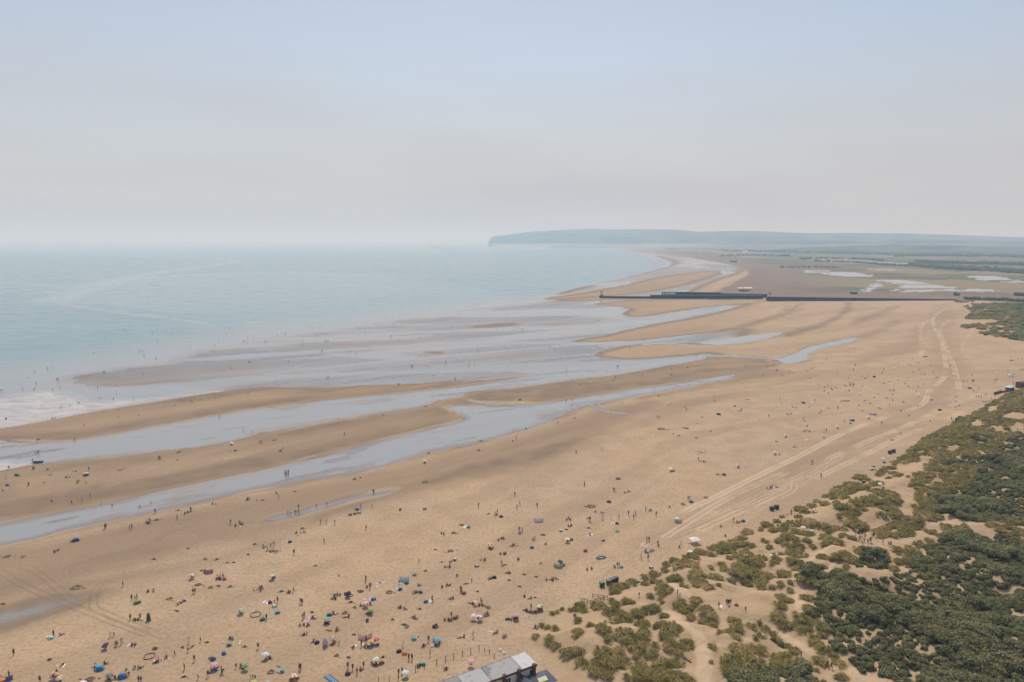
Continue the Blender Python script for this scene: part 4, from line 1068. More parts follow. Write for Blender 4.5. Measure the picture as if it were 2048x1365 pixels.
def mist_bank():
    """Low sea mist lying over the head of the bay, under the hills."""
    m = bpy.data.materials.new("sea_mist"); m.use_nodes = True; nt = m.node_tree; nt.nodes.clear()
    o = nt.nodes.new("ShaderNodeOutputMaterial"); v = nt.nodes.new("ShaderNodeVolumePrincipled")
    v.inputs["Color"].default_value = (0.92, 0.96, 1.0, 1); v.inputs["Absorption Color"].default_value = (1, 1, 1, 1); v.inputs["Density"].default_value = 0.00028
    nt.links.new(v.outputs[0], o.inputs["Volume"])
    P = [(-300, 6200), (900, 5600), (2600, 5600), (5200, 6600), (5600, 9200), (-200, 9800)]
    k = len(P); vs = [(x, y, -1.5) for x, y in P] + [(x, y, 52) for x, y in P]
    fs = [tuple(range(k - 1, -1, -1)), tuple(range(k, 2 * k))] + [(i, (i + 1) % k, k + (i + 1) % k, k + i) for i in range(k)]
    q = mesh_obj("mist_bank", vs, fs, [m]); q["kind"] = "stuff"
    P = [(-42000, 8000), (-1200, 9000), (-900, 40000), (-42000, 40000)]
    k = len(P); vs = [(x, y, -1.5) for x, y in P] + [(x, y, 46) for x, y in P]
    fs = [tuple(range(k - 1, -1, -1)), tuple(range(k, 2 * k))] + [(i, (i + 1) % k, k + (i + 1) % k, k + i) for i in range(k)]
    m2 = m.copy(); m2.name = "thick_sea_mist"; m2.node_tree.nodes["Principled Volume"].inputs["Density"].default_value = 0.0006
    q = mesh_obj("sea_mist", vs, fs, [m2]); q["kind"] = "stuff"
    m3 = m.copy(); m3.name = "thin_sea_mist"; m3.node_tree.nodes["Principled Volume"].inputs["Density"].default_value = 0.00017
    P = [(-42000, 3300), (-300, 3300), (-1180, 8900), (-42000, 7900)]
    vs = [(x, y, -1.5) for x, y in P] + [(x, y, 38) for x, y in P]
    q = mesh_obj("thin_sea_mist", vs, fs, [m3]); q["kind"] = "stuff"
mist_bank()
# ------------------------------------------------------------------ beach things: colours and materials
CLR = dict(black=(0.018, 0.018, 0.022), navy=(0.022, 0.032, 0.09), blue=(0.025, 0.14, 0.40), teal=(0.015, 0.17, 0.22), cyan=(0.06, 0.42, 0.55), turquoise=(0.16, 0.55, 0.52),
           red=(0.50, 0.030, 0.030), pink=(0.62, 0.22, 0.30), palepink=(0.74, 0.52, 0.54), lilac=(0.50, 0.42, 0.62), purple=(0.12, 0.05, 0.16), maroon=(0.16, 0.03, 0.05), yellow=(0.70, 0.55, 0.10),
           paleyellow=(0.78, 0.72, 0.42), orange=(0.75, 0.22, 0.04), peach=(0.75, 0.45, 0.30), lime=(0.26, 0.46, 0.10), green=(0.06, 0.30, 0.09), darkgreen=(0.025, 0.075, 0.03), olive=(0.14, 0.13, 0.05), mint=(0.45, 0.70, 0.55),
           white=(0.80, 0.79, 0.77), cream=(0.76, 0.68, 0.52), grey=(0.28, 0.29, 0.30), palegrey=(0.50, 0.52, 0.54), brown=(0.12, 0.07, 0.04), greyblue=(0.22, 0.30, 0.38), paleblue=(0.42, 0.56, 0.68), skin=(0.42, 0.25, 0.17))
CLR = {k: tuple(0.86 * c + 0.14 * (0.3 * v[0] + 0.55 * v[1] + 0.15 * v[2]) + 0.012 for c in v) for k, v in CLR.items()}   # haze put into the colours: each greyed and lifted slightly
WORDS = dict(palepink="pale pink", paleyellow="pale yellow", darkgreen="dark green", palegrey="pale grey", greyblue="grey-blue", paleblue="pale blue", lime="lime green", cyan="bright cyan")
def cw(c): return " and ".join(WORDS.get(k, k) for k in dict.fromkeys(c.split("/")))

M_CLOTH = plain("woven_cloth", (1, 1, 1), 0.9, 0.08, 0.15, 6, objcol=True)
M_STEEL = plain("grey_pole", (0.30, 0.31, 0.32), 0.4, 0.1)
_CM = {}
def cmat(c):
    if c not in _CM:                    # thin cloth: some of the light comes through it
        m = _CM[c] = plain("fabric_" + WORDS.get(c, c).replace(" ", "_"), CLR[c], 0.85, 0.10, 0.2, 4)
        n, l = m.node_tree.nodes, m.node_tree.links; b = n["Principled BSDF"]
        t = n.new("ShaderNodeBsdfTranslucent"); s = n.new("ShaderNodeMixShader"); s.inputs[0].default_value = 0.2
        l.new(b.inputs["Base Color"].links[0].from_socket, t.inputs["Color"]); l.new(b.outputs[0], s.inputs[1]); l.new(t.outputs[0], s.inputs[2]); l.new(s.outputs[0], n["Material Output"].inputs["Surface"])
    return _CM[c]
def skinmat():
    m, n, l, p = new_mat("skin"); h = NB(n, l)
    oi = n.new("ShaderNodeObjectInfo"); r = n.new("ShaderNodeValToRGB"); e = r.color_ramp
    e.elements[0].color = (0.13, 0.065, 0.04, 1); e.elements[1].color = (0.40, 0.235, 0.16, 1); e.elements.new(0.4).color = (0.26, 0.14, 0.09, 1)  # tones darkened: backlit shade put into the skin colour
    l.new(oi.outputs["Random"], r.inputs[0]); l.new(r.outputs[0], p.inputs["Base Color"]); p.inputs["Roughness"].default_value = 0.6
    return m
def hairmat():
    m, n, l, p = new_mat("hair"); oi = n.new("ShaderNodeObjectInfo"); r = n.new("ShaderNodeValToRGB"); e = r.color_ramp
    e.elements[0].color = (0.015, 0.010, 0.008, 1); e.elements[1].color = (0.22, 0.14, 0.07, 1); e.elements.new(0.6).color = (0.05, 0.03, 0.02, 1)
    l.new(oi.outputs["Random"], r.inputs[0]); l.new(r.outputs[0], p.inputs["Base Color"]); p.inputs["Roughness"].default_value = 0.7
    return m
def farcloth():
    m, n, l, p = new_mat("far_clothes"); oi = n.new("ShaderNodeObjectInfo"); r = n.new("ShaderNodeValToRGB"); e = r.color_ramp; e.interpolation = 'CONSTANT'
    cols = ["black", "navy", "black", "maroon", "grey", "navy", "blue", "white"]
    while len(e.elements) < len(cols): e.elements.new(0.5)
    for i, c in enumerate(cols): e.elements[i].position = i / len(cols); e.elements[i].color = (*CLR[c], 1)
    l.new(oi.outputs["Random"], r.inputs[0]); l.new(r.outputs[0], p.inputs["Base Color"]); p.inputs["Roughness"].default_value = 0.9
    return m
M_SKIN, M_HAIR, M_FARCLOTH = skinmat(), hairmat(), farcloth()

# ------------------------------------------------------------------ people: one skinned surface for each pose
# joints: name -> (position, radius); x to the side, y forward, z up
def pose(hip, chest, neck, head, arms, legs):
    J = [(hip, .135), (tuple((a + b) / 2 for a, b in zip(hip, chest)), .118), (chest, .145), (neck, .055), (head, .098)]
    E = [(0, 1), (1, 2), (2, 3), (3, 4)]
    top = (head[0] + (head[0] - neck[0]) * .55, head[1] + (head[1] - neck[1]) * .55, head[2] + (head[2] - neck[2]) * .55)
    J.append((top, .088)); E.append((4, 5))
    fwd = (head[0], head[1] + 0.115, head[2] - 0.01) if head[2] > 0.6 else (head[0], head[1], head[2] + .115)
    J.append((fwd, .018)); E.append((4, 6))
    for (sh, el, wr, ha) in arms:
        k = len(J); J += [(sh, .06), (el, .044), (wr, .032), (ha, .038)]; E += [(2, k), (k, k + 1), (k + 1, k + 2), (k + 2, k + 3)]
    for (hp, kn, an, to) in legs:
        k = len(J); J += [(hp, .098), (kn, .064), (an, .044), (to, .040)]; E += [(0, k), (k, k + 1), (k + 1, k + 2), (k + 2, k + 3)]
    return J, E
POSES = {
 'stand': pose((0, 0, .93), (0, 0, 1.30), (0, 0, 1.47), (0, .02, 1.60), [((s * .19, 0, 1.40), (s * .25, -.03, 1.12), (s * .24, .05, .88), (s * .23, .08, .78)) for s in (-1, 1)], [((s * .10, 0, .88), (s * .11, .02, .50), (s * .12, -.02, .08), (s * .13, .12, .04)) for s in (-1, 1)]),
 'akimbo': pose((0, 0, .93), (0, -.01, 1.30), (0, 0, 1.47), (.01, .04, 1.60), [((s * .19, 0, 1.40), (s * .40, -.08, 1.18), (s * .20, .06, 1.02), (s * .14, .10, 1.0)) for s in (-1, 1)], [((s * .11, 0, .88), (s * .17, .02, .50), (s * .22, -.02, .08), (s * .25, .11, .04)) for s in (-1, 1)]),
 'walk': pose((0, 0, .91), (0, .04, 1.28), (0, .06, 1.45), (0, .09, 1.58), [((.19, .04, 1.38), (.24, -.14, 1.14), (.23, -.18, .90), (.22, -.16, .80)), ((-.19, .04, 1.38), (-.24, .14, 1.12), (-.22, .32, .96), (-.21, .40, .92))], [((.10, .02, .87), (.11, .22, .50), (.11, .30, .09), (.11, .44, .06)), ((-.10, -.02, .87), (-.11, -.06, .48), (-.11, -.36, .16), (-.11, -.30, .05))]),
 'sit': pose((0, 0, .13), (0, -.13, .48), (0, -.12, .66), (0, -.06, .79), [((s * .19, -.13, .58), (s * .26, -.30, .34), (s * .28, -.36, .08), (s * .29, -.40, .04)) for s in (-1, 1)], [((s * .10, .05, .12), (s * .16, .46, .30), (s * .14, .82, .06), (s * .14, .90, .10)) for s in (-1, 1)]),
 'knees': pose((0, 0, .13), (0, .06, .50), (0, .12, .66), (0, .18, .79), [((s * .19, .08, .60), (s * .27, .28, .42), (s * .10, .46, .40), (s * .04, .50, .38)) for s in (-1, 1)], [((s * .10, .06, .13), (s * .14, .42, .50), (s * .12, .52, .07), (s * .12, .66, .04)) for s in (-1, 1)]),
 'lie': pose((0, 0, .12), (0, -.38, .13), (0, -.56, .12), (0, -.70, .13), [((s * .19, -.48, .11), (s * .30, -.24, .07), (s * .28, .02, .06), (s * .27, .11, .05)) for s in (-1, 1)], [((s * .10, .06, .12), (s * .13, .46, .10), (s * .14, .86, .06), (s * .17, .92, .14)) for s in (-1, 1)]),
 'bend': pose((0, -.1, .86), (0, .24, 1.06), (0, .42, 1.08), (0, .54, 1.04), [((s * .19, .30, 1.04), (s * .22, .36, .76), (s * .16, .42, .50), (s * .14, .44, .40)) for s in (-1, 1)], [((s * .11, -.06, .82), (s * .15, .08, .48), (s * .16, -.04, .08), (s * .17, .10, .04)) for s in (-1, 1)]),
 'kneel': pose((0, -.16, .34), (0, .04, .66), (0, .12, .82), (0, .20, .94), [((s * .19, .06, .74), (s * .24, .22, .50), (s * .18, .40, .30), (s * .16, .46, .22)) for s in (-1, 1)], [((s * .11, -.10, .32), (s * .15, .26, .10), (s * .15, -.16, .06), (s * .15, -.30, .05)) for s in (-1, 1)]),
}
def skin_mesh(name, J, E):
    me = bpy.data.meshes.new(name); me.from_pydata([p for p, _ in J], E, []); o = bpy.data.objects.new(name, me); COL.objects.link(o)
    sk = o.modifiers.new("skin", 'SKIN'); sk.use_smooth_shade = True
    for i, (p, r) in enumerate(J): me.skin_vertices[0].data[i].radius = (r, r * (0.72 if i in (1, 2) else 1.0))
    me.skin_vertices[0].data[0].use_root = True
    ss = o.modifiers.new("sub", 'SUBSURF'); ss.levels = 1
    dg = bpy.context.evaluated_depsgraph_get(); out = bpy.data.meshes.new_from_object(o.evaluated_get(dg))
    bpy.data.objects.remove(o); bpy.data.meshes.remove(me)
    out.name = name
    return out
def shell(name, me, test, push, mats):
    """Clothing or hair: the faces of a body that pass a test, moved out along their normals."""
    vs, fs, mp = [], [], {}
    for p in me.polygons:
        if test(p.center):
            f = []
            for v in p.vertices:
                if v not in mp:
                    mp[v] = len(vs); q = me.vertices[v]; vs.append(q.co + q.normal * push)
                f.append(mp[v])
            fs.append(f)
    m = bpy.data.meshes.new(name); m.from_pydata([tuple(v) for v in vs], [], fs)
    for x in mats: m.materials.append(x)
    m.polygons.foreach_set("use_smooth", [True] * len(m.polygons))
    return m
BODY, HAIR, SHORTS, SUIT, FARBODY = {}, {}, {}, {}, {}
def build_bodies():
    for k, (J, E) in POSES.items():
        me = skin_mesh("person", J, E); me.materials.clear(); me.materials.append(M_SKIN)
        hip, chest, neck, head = (Vector(J[i][0]) for i in (0, 2, 3, 4))
        up = (head - neck).normalized()
        arms = [Vector(J[i][0]) for i in (8, 12)]; knees = [Vector(J[i][0]) for i in (16, 20)]; hips = [Vector(J[i][0]) for i in (15, 19)]
        def near_head(c): return (c - head).length < 0.17 and ((c - head).dot(up) > 0.035 or (c.y < head.y - 0.02 and k != 'lie' and (c - head).dot(up) > -0.06))
        def seg(c, a, b):
            ab = b - a; t = max(0, min(1, (c - a).dot(ab) / ab.length_squared)); return (c - a - ab * t).length
        def low(c): return seg(c, hip, hip + (chest - hip) * 0.25) < 0.19 or any(seg(c, h, h + (q - h) * 0.5) < 0.115 for h, q in zip(hips, knees))
        def whole(c): return low(c) or (seg(c, hip, chest) < 0.21 and (c - neck).dot(up) < -0.03)
        BODY[k] = me
        HAIR[k] = shell("hair", me, near_head, 0.016, [M_HAIR])
        SHORTS[k] = shell("swim_shorts", me, low, 0.012, [M_CLOTH])
        SUIT[k] = shell("clothes", me, whole, 0.014, [M_CLOTH])
        fm = me.copy(); fm.materials.append(M_FARCLOTH); fm.materials.append(M_HAIR)
        mi = [2 if near_head(p.center) else (1 if whole(p.center) else 0) for p in fm.polygons]
        fm.polygons.foreach_set("material_index", mi); FARBODY[k] = fm
build_bodies()

RP = random.Random(99)
DARKS = ["black", "navy", "black", "maroon", "navy", "purple", "grey", "black", "blue", "darkgreen", "red", "white", "brown"]
def person(kind, loc, rz, s, color=None):
    o = from_mesh("person", BODY[kind], None, loc, rz, s)
    suit = RP.random() < (0.72 if kind in ('stand', 'akimbo', 'walk') else 0.62)
    c = color or RP.choice(DARKS)
    q = from_mesh("clothes" if suit else "swim_shorts", (SUIT if suit else SHORTS)[kind], o); q.color = (*CLR[c], 1)
    from_mesh("hair", HAIR[kind], o)
    return o

# ------------------------------------------------------------------ tents, umbrellas, windbreaks, towels
def tent(loc, rz, w, c, h=None, name="popup_tent"):
    """Pop-up beach tent: a sewn dome with an open front, bent poles over it and a groundsheet."""
    c1, c2 = (c.split("/") + [c.split("/")[0]])[:2]
    r = empty(name, loc, rz); a = w / 2; h = h or (0.52 if w < 2.2 else 0.42) * w
    n, rings = 14, 6; V = []
    for j in range(rings + 1):
        t = math.pi / 2 * j / rings
        for i in range(n):
            q = 2 * math.pi * i / n
            k = math.cos(t) ** 0.8
            V.append((math.cos(q) * a * k, math.sin(q) * a * 0.85 * k - 0.10 * a * math.sin(t), h * math.sin(t)))
    F, MI = [], []
    for j in range(rings):
        for i in range(n):
            mid = 2 * math.pi * (i + .5) / n
            front = abs(math.atan2(math.sin(mid - math.pi / 2), math.cos(mid - math.pi / 2))) < 0.95
            if front and j < 4: continue
            F.append((j * n + i, j * n + (i + 1) % n, (j + 1) * n + (i + 1) % n, (j + 1) * n + i)); MI.append(1 if (i % 5 == 0 and c1 != c2) or (c1 != c2 and j >= 4) else 0)
    m = MB(); m.v, m.f, m.m = V, F, MI
    m.obj("canopy", [cmat(c1), cmat(c2)], r, smooth=True)
    m = MB(); m.box((0, 0.15 * a, 0.015), (w * 0.95, w * 0.95, 0.02)); m.obj("groundsheet", [cmat("grey" if c1 != "grey" else "black")], r)
    for sgn in (-1, 1):
        m = MB(); P = [Vector((math.cos(t) * a * 1.01, sgn * 0.62 * a * math.sin(t) * 0.9, h * 1.015 * math.sin(t))) for t in np.linspace(0, math.pi, 9)]
        for u, v in zip(P, P[1:]): m.tube(u, v, 0.014, 4)
        m.obj("bent_pole", [M_STEEL], r)
    return r

def umbrella(loc, c, rad=1.0, tilt=(0.25, 0.0), h=2.0):
    cs = c.split("/"); r = empty("beach_umbrella", loc, RP.uniform(0, 6.28))
    n = 8; ring = []; drop = 0.42 * rad
    for rr, zz in ((0.02, 0.0), (0.5, -0.10), (0.85, -0.27), (1.0, -0.42)):
        ring.append([(math.cos(2 * math.pi * i / n) * rad * rr, math.sin(2 * math.pi * i / n) * rad * rr, zz * rad) for i in range(n)])
    m = MB(); m.rings(ring, cap=False, mfun=lambda i, j: i % len(cs))
    o = m.obj("canopy", [cmat(k) for k in cs], r, (0, 0, h)); o.rotation_euler = (tilt[0], tilt[1], 0)
    m = MB()
    for i in range(n):
        q = 2 * math.pi * i / n
        m.tube((0, 0, -0.03), (math.cos(q) * rad * 0.97, math.sin(q) * rad * 0.97, -0.425 * rad), 0.008, 3)
    o = m.obj("ribs", [M_STEEL], r, (0, 0, h)); o.rotation_euler = (tilt[0], tilt[1], 0)
    m = MB(); m.tube((0, 0, -0.2), (0, 0, h - 0.02), 0.02, 6); m.obj("pole", [M_STEEL], r)
    return r

def windbreak(loc, rz, w, c, h=1.15, npan=5, bow=0.28):
    cs = c.split("/"); r = empty("windbreak", loc, rz); pts = []
    for i in range(npan + 1):
        t = -1 + 2 * i / npan; pts.append(Vector((t * w / 2, -bow * w * (1 - t * t), 0)))
    for i in range(npan):
        m = MB(); a, b = pts[i], pts[i + 1]; z0 = 0.04
        for k in range(4):
            za, zb = z0 + (h - z0) * k / 4, z0 + (h - z0) * (k + 1) / 4
            m.add([(a.x, a.y, za), (b.x, b.y, za), (b.x, b.y, zb), (a.x, a.y, zb)], [(0, 1, 2, 3)], (k if len(cs) > 2 else i + k) % len(cs))
        m.obj("fabric_panel", [cmat(k) for k in cs], r)
    for p in pts:
        m = MB(); m.tube(p + Vector((0, 0, -.2)), p + Vector((0, 0, h + 0.28)), 0.028, 5); m.obj("pole", [cmat("brown")], r)
    return r

_TW = {}
def towel(loc, rz, c, L=1.7, Wd=0.9):
    if c not in _TW:
        cs = c.split("/"); m = MB(); nx, ny = 7, 4
        for i in range(nx):
            for j in range(ny):
                q = [((i + a) / nx - .5, (j + b) / ny - .5) for a, b in ((0, 0), (1, 0), (1, 1), (0, 1))]
                m.add([(x * 1.7, y * 0.9, 0.035 + 0.018 * math.sin(9 * x + 2 * y) + 0.014 * math.sin(13 * y)) for x, y in q], [(0, 1, 2, 3)], (i if len(cs) > 1 else 0) % len(cs))
        me = m.mesh("beach_towel", [cmat(k) for k in cs]); _TW[c] = me
    return from_mesh("beach_towel", _TW[c], None, loc, rz, (L / 1.7, Wd / 0.9, 1))

_BG = {}
def bag(loc, rz, c, s=0.5):
    if c not in _BG:
        m = MB(); rg = []
        for z, k in ((0, 0.9), (0.10, 1.0), (0.5, 0.92), (0.62, 0.7)):
            rg.append([(math.cos(t) * 0.5 * k * (1 if abs(math.cos(t)) < .8 else .95), math.sin(t) * 0.3 * k, z) for t in np.linspace(0, 2 * math.pi, 9)[:-1]])
        m.rings(rg); me = m.mesh("beach_bag", [cmat(c)], True)
        h = MB(); P = [Vector((math.cos(t) * 0.25, 0, 0.6 + 0.22 * math.sin(t))) for t in np.linspace(0, math.pi, 6)]
        for a, b in zip(P, P[1:]): h.tube(a, b, 0.02, 4)
        _BG[c] = (me, h.mesh("handle", [cmat(c)]))
    o = from_mesh("beach_bag", _BG[c][0], None, loc, rz, s / 0.62); from_mesh("handle", _BG[c][1], o)
    return o

M_DUG = plain("dug_damp_sand", (0.155, 0.112, 0.075), 0.95, 0.3, 0.1, 2.0)
def hole_mesh(rnd):
    """A dug hole with its thrown-up rim and a few spade heaps beside it."""
    m = MB(); n = 12; rg = []
    for rr, zz in ((0.06, 0.03), (0.22, 0.02), (0.36, 0.18), (0.50, 0.30), (0.68, 0.14), (1.0, -0.03)):
        rg.append([(math.cos(2 * math.pi * i / n) * rr * rnd.uniform(.8, 1.2), math.sin(2 * math.pi * i / n) * rr * rnd.uniform(.8, 1.2), zz * rnd.uniform(.5, 1.4)) for i in range(n)])
    m.rings(rg[::-1], cap=False)
    for _ in range(5):
        cx, cy = rnd.uniform(-1.5, 1.5), rnd.uniform(-.9, .9); k = rnd.uniform(.18, .4)
        m.rings([[(cx + math.cos(t) * k * q, cy + math.sin(t) * k * q, z * k) for t in np.linspace(0, 2 * math.pi, 8)[:-1]] for q, z in ((1, -0.05), (.6, .45), (.1, .6))])
    return m.mesh("dug_sand_hole", [M_DUG])
HOLES = [hole_mesh(random.Random(i)) for i in range(4)]
def ring_mesh():
    m = MB(); n = 20
    rg = [[(math.cos(2 * math.pi * i / n) * r * (1 + .05 * math.sin(5 * i)), math.sin(2 * math.pi * i / n) * r * (1 + .05 * math.sin(5 * i)), z) for i in range(n)] for r, z in ((1.0, -.02), (.93, .14), (.86, .12), (.78, -.03))]
    m.rings(rg, cap=False)
    return m.mesh("dug_sand_ring", [M_DUG])
RING = ring_mesh()
# ------------------------------------------------------------------ what lies where on the sand
# each block: crop origin x, y and scale; entries are  kind X Y [colour] [w=width] ["*label"]  in that crop
BEACH = []
def block(ox, oy, sc, txt):
    for ln in txt.replace(";", "\n").split("\n"):
        ln = ln.strip()
        if not ln: continue
        lab = None
        if "*" in ln: ln, lab = (t.strip() for t in ln.split("*", 1))
        q = ln.split(); k = q[0]; X, Y = float(q[1]), float(q[2]); col = None; w = None
        for t in q[3:]:
            if t.startswith("w="): w = float(t[2:]) / sc
            else: col = t
        BEACH.append(dict(k=k, px=ox + X / sc, py=oy + Y / sc, c=col, w=w, lab=lab))

# kinds: P standing, A hands on hips, K walking, C child, S sitting, N sitting with knees up, L lying, B bending, G kneeling
#        T pop-up tent, U umbrella, W windbreak, O towel, M bag, H dug hole, R dug ring
block(0, 1150, 6.35, """
P 1565 150 black; N 1890 225; S 1950 210 white; P 1675 325; P 1742 310; C 1720 325; T 1745 368 lime w=100 *lime green pop-up tent with three people standing behind it
P 1657 575 black; P 1783 565 navy; N 1725 585 black; M 1700 570 yellow; M 1805 578 white; S 1755 580 black; T 1895 580 darkgreen w=62 *tall narrow dark green changing tent standing alone on the sand
P 1405 795 white; C 1450 785; U 1330 885 purple/navy *dark purple umbrella tilted flat over bare sand; S 1345 925; B 1470 908 olive; B 1495 900 olive; P 1548 885 lilac; O 1690 893 white/purple; N 1668 905; N 1712 905
P 178 1025 navy; T 650 812 turquoise/white w=75 *small turquoise and white tent at the left of the sand; P 683 785 black; O 760 775 orange; S 775 772; M 598 808 white; H 635 1085 w=70; O 795 1148 white; L 795 1146 black
T 1270 1195 blue/cyan w=140 *wide blue and cyan beach shelter with people at both ends; S 1335 1135 black; S 1205 1160; U 1392 1265 olive/grey *olive grey umbrella tilted low over two seated people; S 1395 1335 black; S 1462 1320 black
T 1555 1305 blue w=112 *large royal blue dome tent near the bottom edge; B 1640 1285 black; M 1605 1210 green; N 1720 1200 white; N 1772 1195; P 1765 1375; P 1793 1372
R 1900 1040 w=120; O 1985 1045 red; S 1985 1120 black; S 2012 1110 black; M 1960 1115 white; H 1975 945 w=90
U 685 1250 pink/yellow/purple *pink, yellow and purple umbrella near the bottom left corner; N 700 1300; P 725 1285 black; U 748 1305 yellow/mint/pink *yellow and mint umbrella over a purple windbreak; T 730 1365 purple w=90; P 510 1368 black; P 120 1305 purple; W 90 1335 purple/blue w=95 *low purple and blue windbreak at the left edge; U 15 1318 orange *orange umbrella cut by the left edge of the picture
U 1055 1358 palepink/white *pale pink and white umbrella at the very bottom edge; H 1140 1330 w=150; H 965 165 w=170; H 40 375 w=60
""")
block(320, 1150, 6.35, """
S 405 42 teal; N 735 60 maroon; N 760 65 maroon; T 828 62 red w=50 *small round red tent near a peach umbrella; P 770 35; C 805 45; P 422 242 black; P 447 238
H 490 130 w=120; H 640 165 w=90; H 745 145 w=70; H 890 155 w=90; O 230 305 orange; H 120 310 w=110; S 225 388 black; L 265 358; M 320 340 blue; N 290 340; O 215 465 white; L 215 463 black
S 1205 200 white; S 1270 165; S 1290 165; M 1305 182 pink; S 1278 208; H 1545 215 w=80; N 1625 230 black; N 1650 232; K 1700 222 purple; T 1400 358 purple w=58 *dark purple pop-up tent beside a white mat; O 1358 352 white; C 1460 368; P 1495 352
P 1788 368; P 1808 374; T 1455 408 turquoise/white w=62 *pale turquoise low tent just above a cyan one; T 1495 492 cyan w=64 *bright cyan tent with a cyan mat on its left; O 1445 482 cyan; U 1027 430 yellow/cyan *yellow topped umbrella over dark seated people left of a sand ring; S 1020 495 maroon; R 1215 510 w=125; T 1303 578 teal w=80 *teal tent touching a dug ring of sand; P 1355 575 black
O 1895 560 paleblue w=130; P 1815 565; P 1835 545; O 1905 578 pink; L 1930 545; S 1950 560; N 1780 648 pink; N 1835 650; S 1875 650 black; M 1895 645 pink; N 1830 770 black; N 1858 760; T 1993 870 navy w=76 *navy tent with mat, left of a lilac sunshade; S 1950 852
T 880 900 teal/grey w=80 *grey-teal dome tent left of a pale green board; N 897 822; N 925 830; M 805 868 white; O 995 858 mint w=65; P 370 870; C 515 852; L 405 918; C 357 980; C 188 1028; O 80 1062 red/white; N 95 1055; O 25 1098 greyblue
T 675 1080 teal/darkgreen w=66 *dark teal tent with a pink bag on its left; M 637 1065 pink; T 817 1007 blue w=66 *blue tent, upper right of a dark teal tent; P 438 1102; P 312 1208 brown; U 690 1140 palepink/pink *pale pink umbrella over a family and a blue mat; N 690 1200 black; S 720 1190; O 690 1220 blue; P 612 1298; P 785 1245 purple; B 790 1270; S 655 1222 black
U 1078 1140 green/lime *bright green umbrella over red chair; S 1060 1200 black; S 1028 1175 red; C 968 1188; U 1335 1005 white/paleblue *white umbrella over people lying on bare sand; L 1345 1075 black; N 1382 1065; S 1400 1070; T 1545 1240 cyan w=86 *cyan tent with dark green mat, near the bottom edge; O 1480 1175 darkgreen; M 1520 1245 white; P 1770 1212; P 1790 1212 black; U 1705 1268 white/orange *white and orange umbrella over four seated people at the bottom; N 1690 1335; N 1725 1325 black; S 1665 1345 black; S 1750 1330
C 1150 1332; C 1183 1330; C 1213 1330; U 1190 1348 yellow/lime *lime yellow umbrella at the bottom edge below three children; U 1270 1368 yellow *; P 1248 942; C 485 1328; H 310 1300 w=70; H 1410 1240 w=130; H 605 860 w=60; H 1080 915 w=50; H 285 925 w=60; O 1345 1363 paleblue
""")
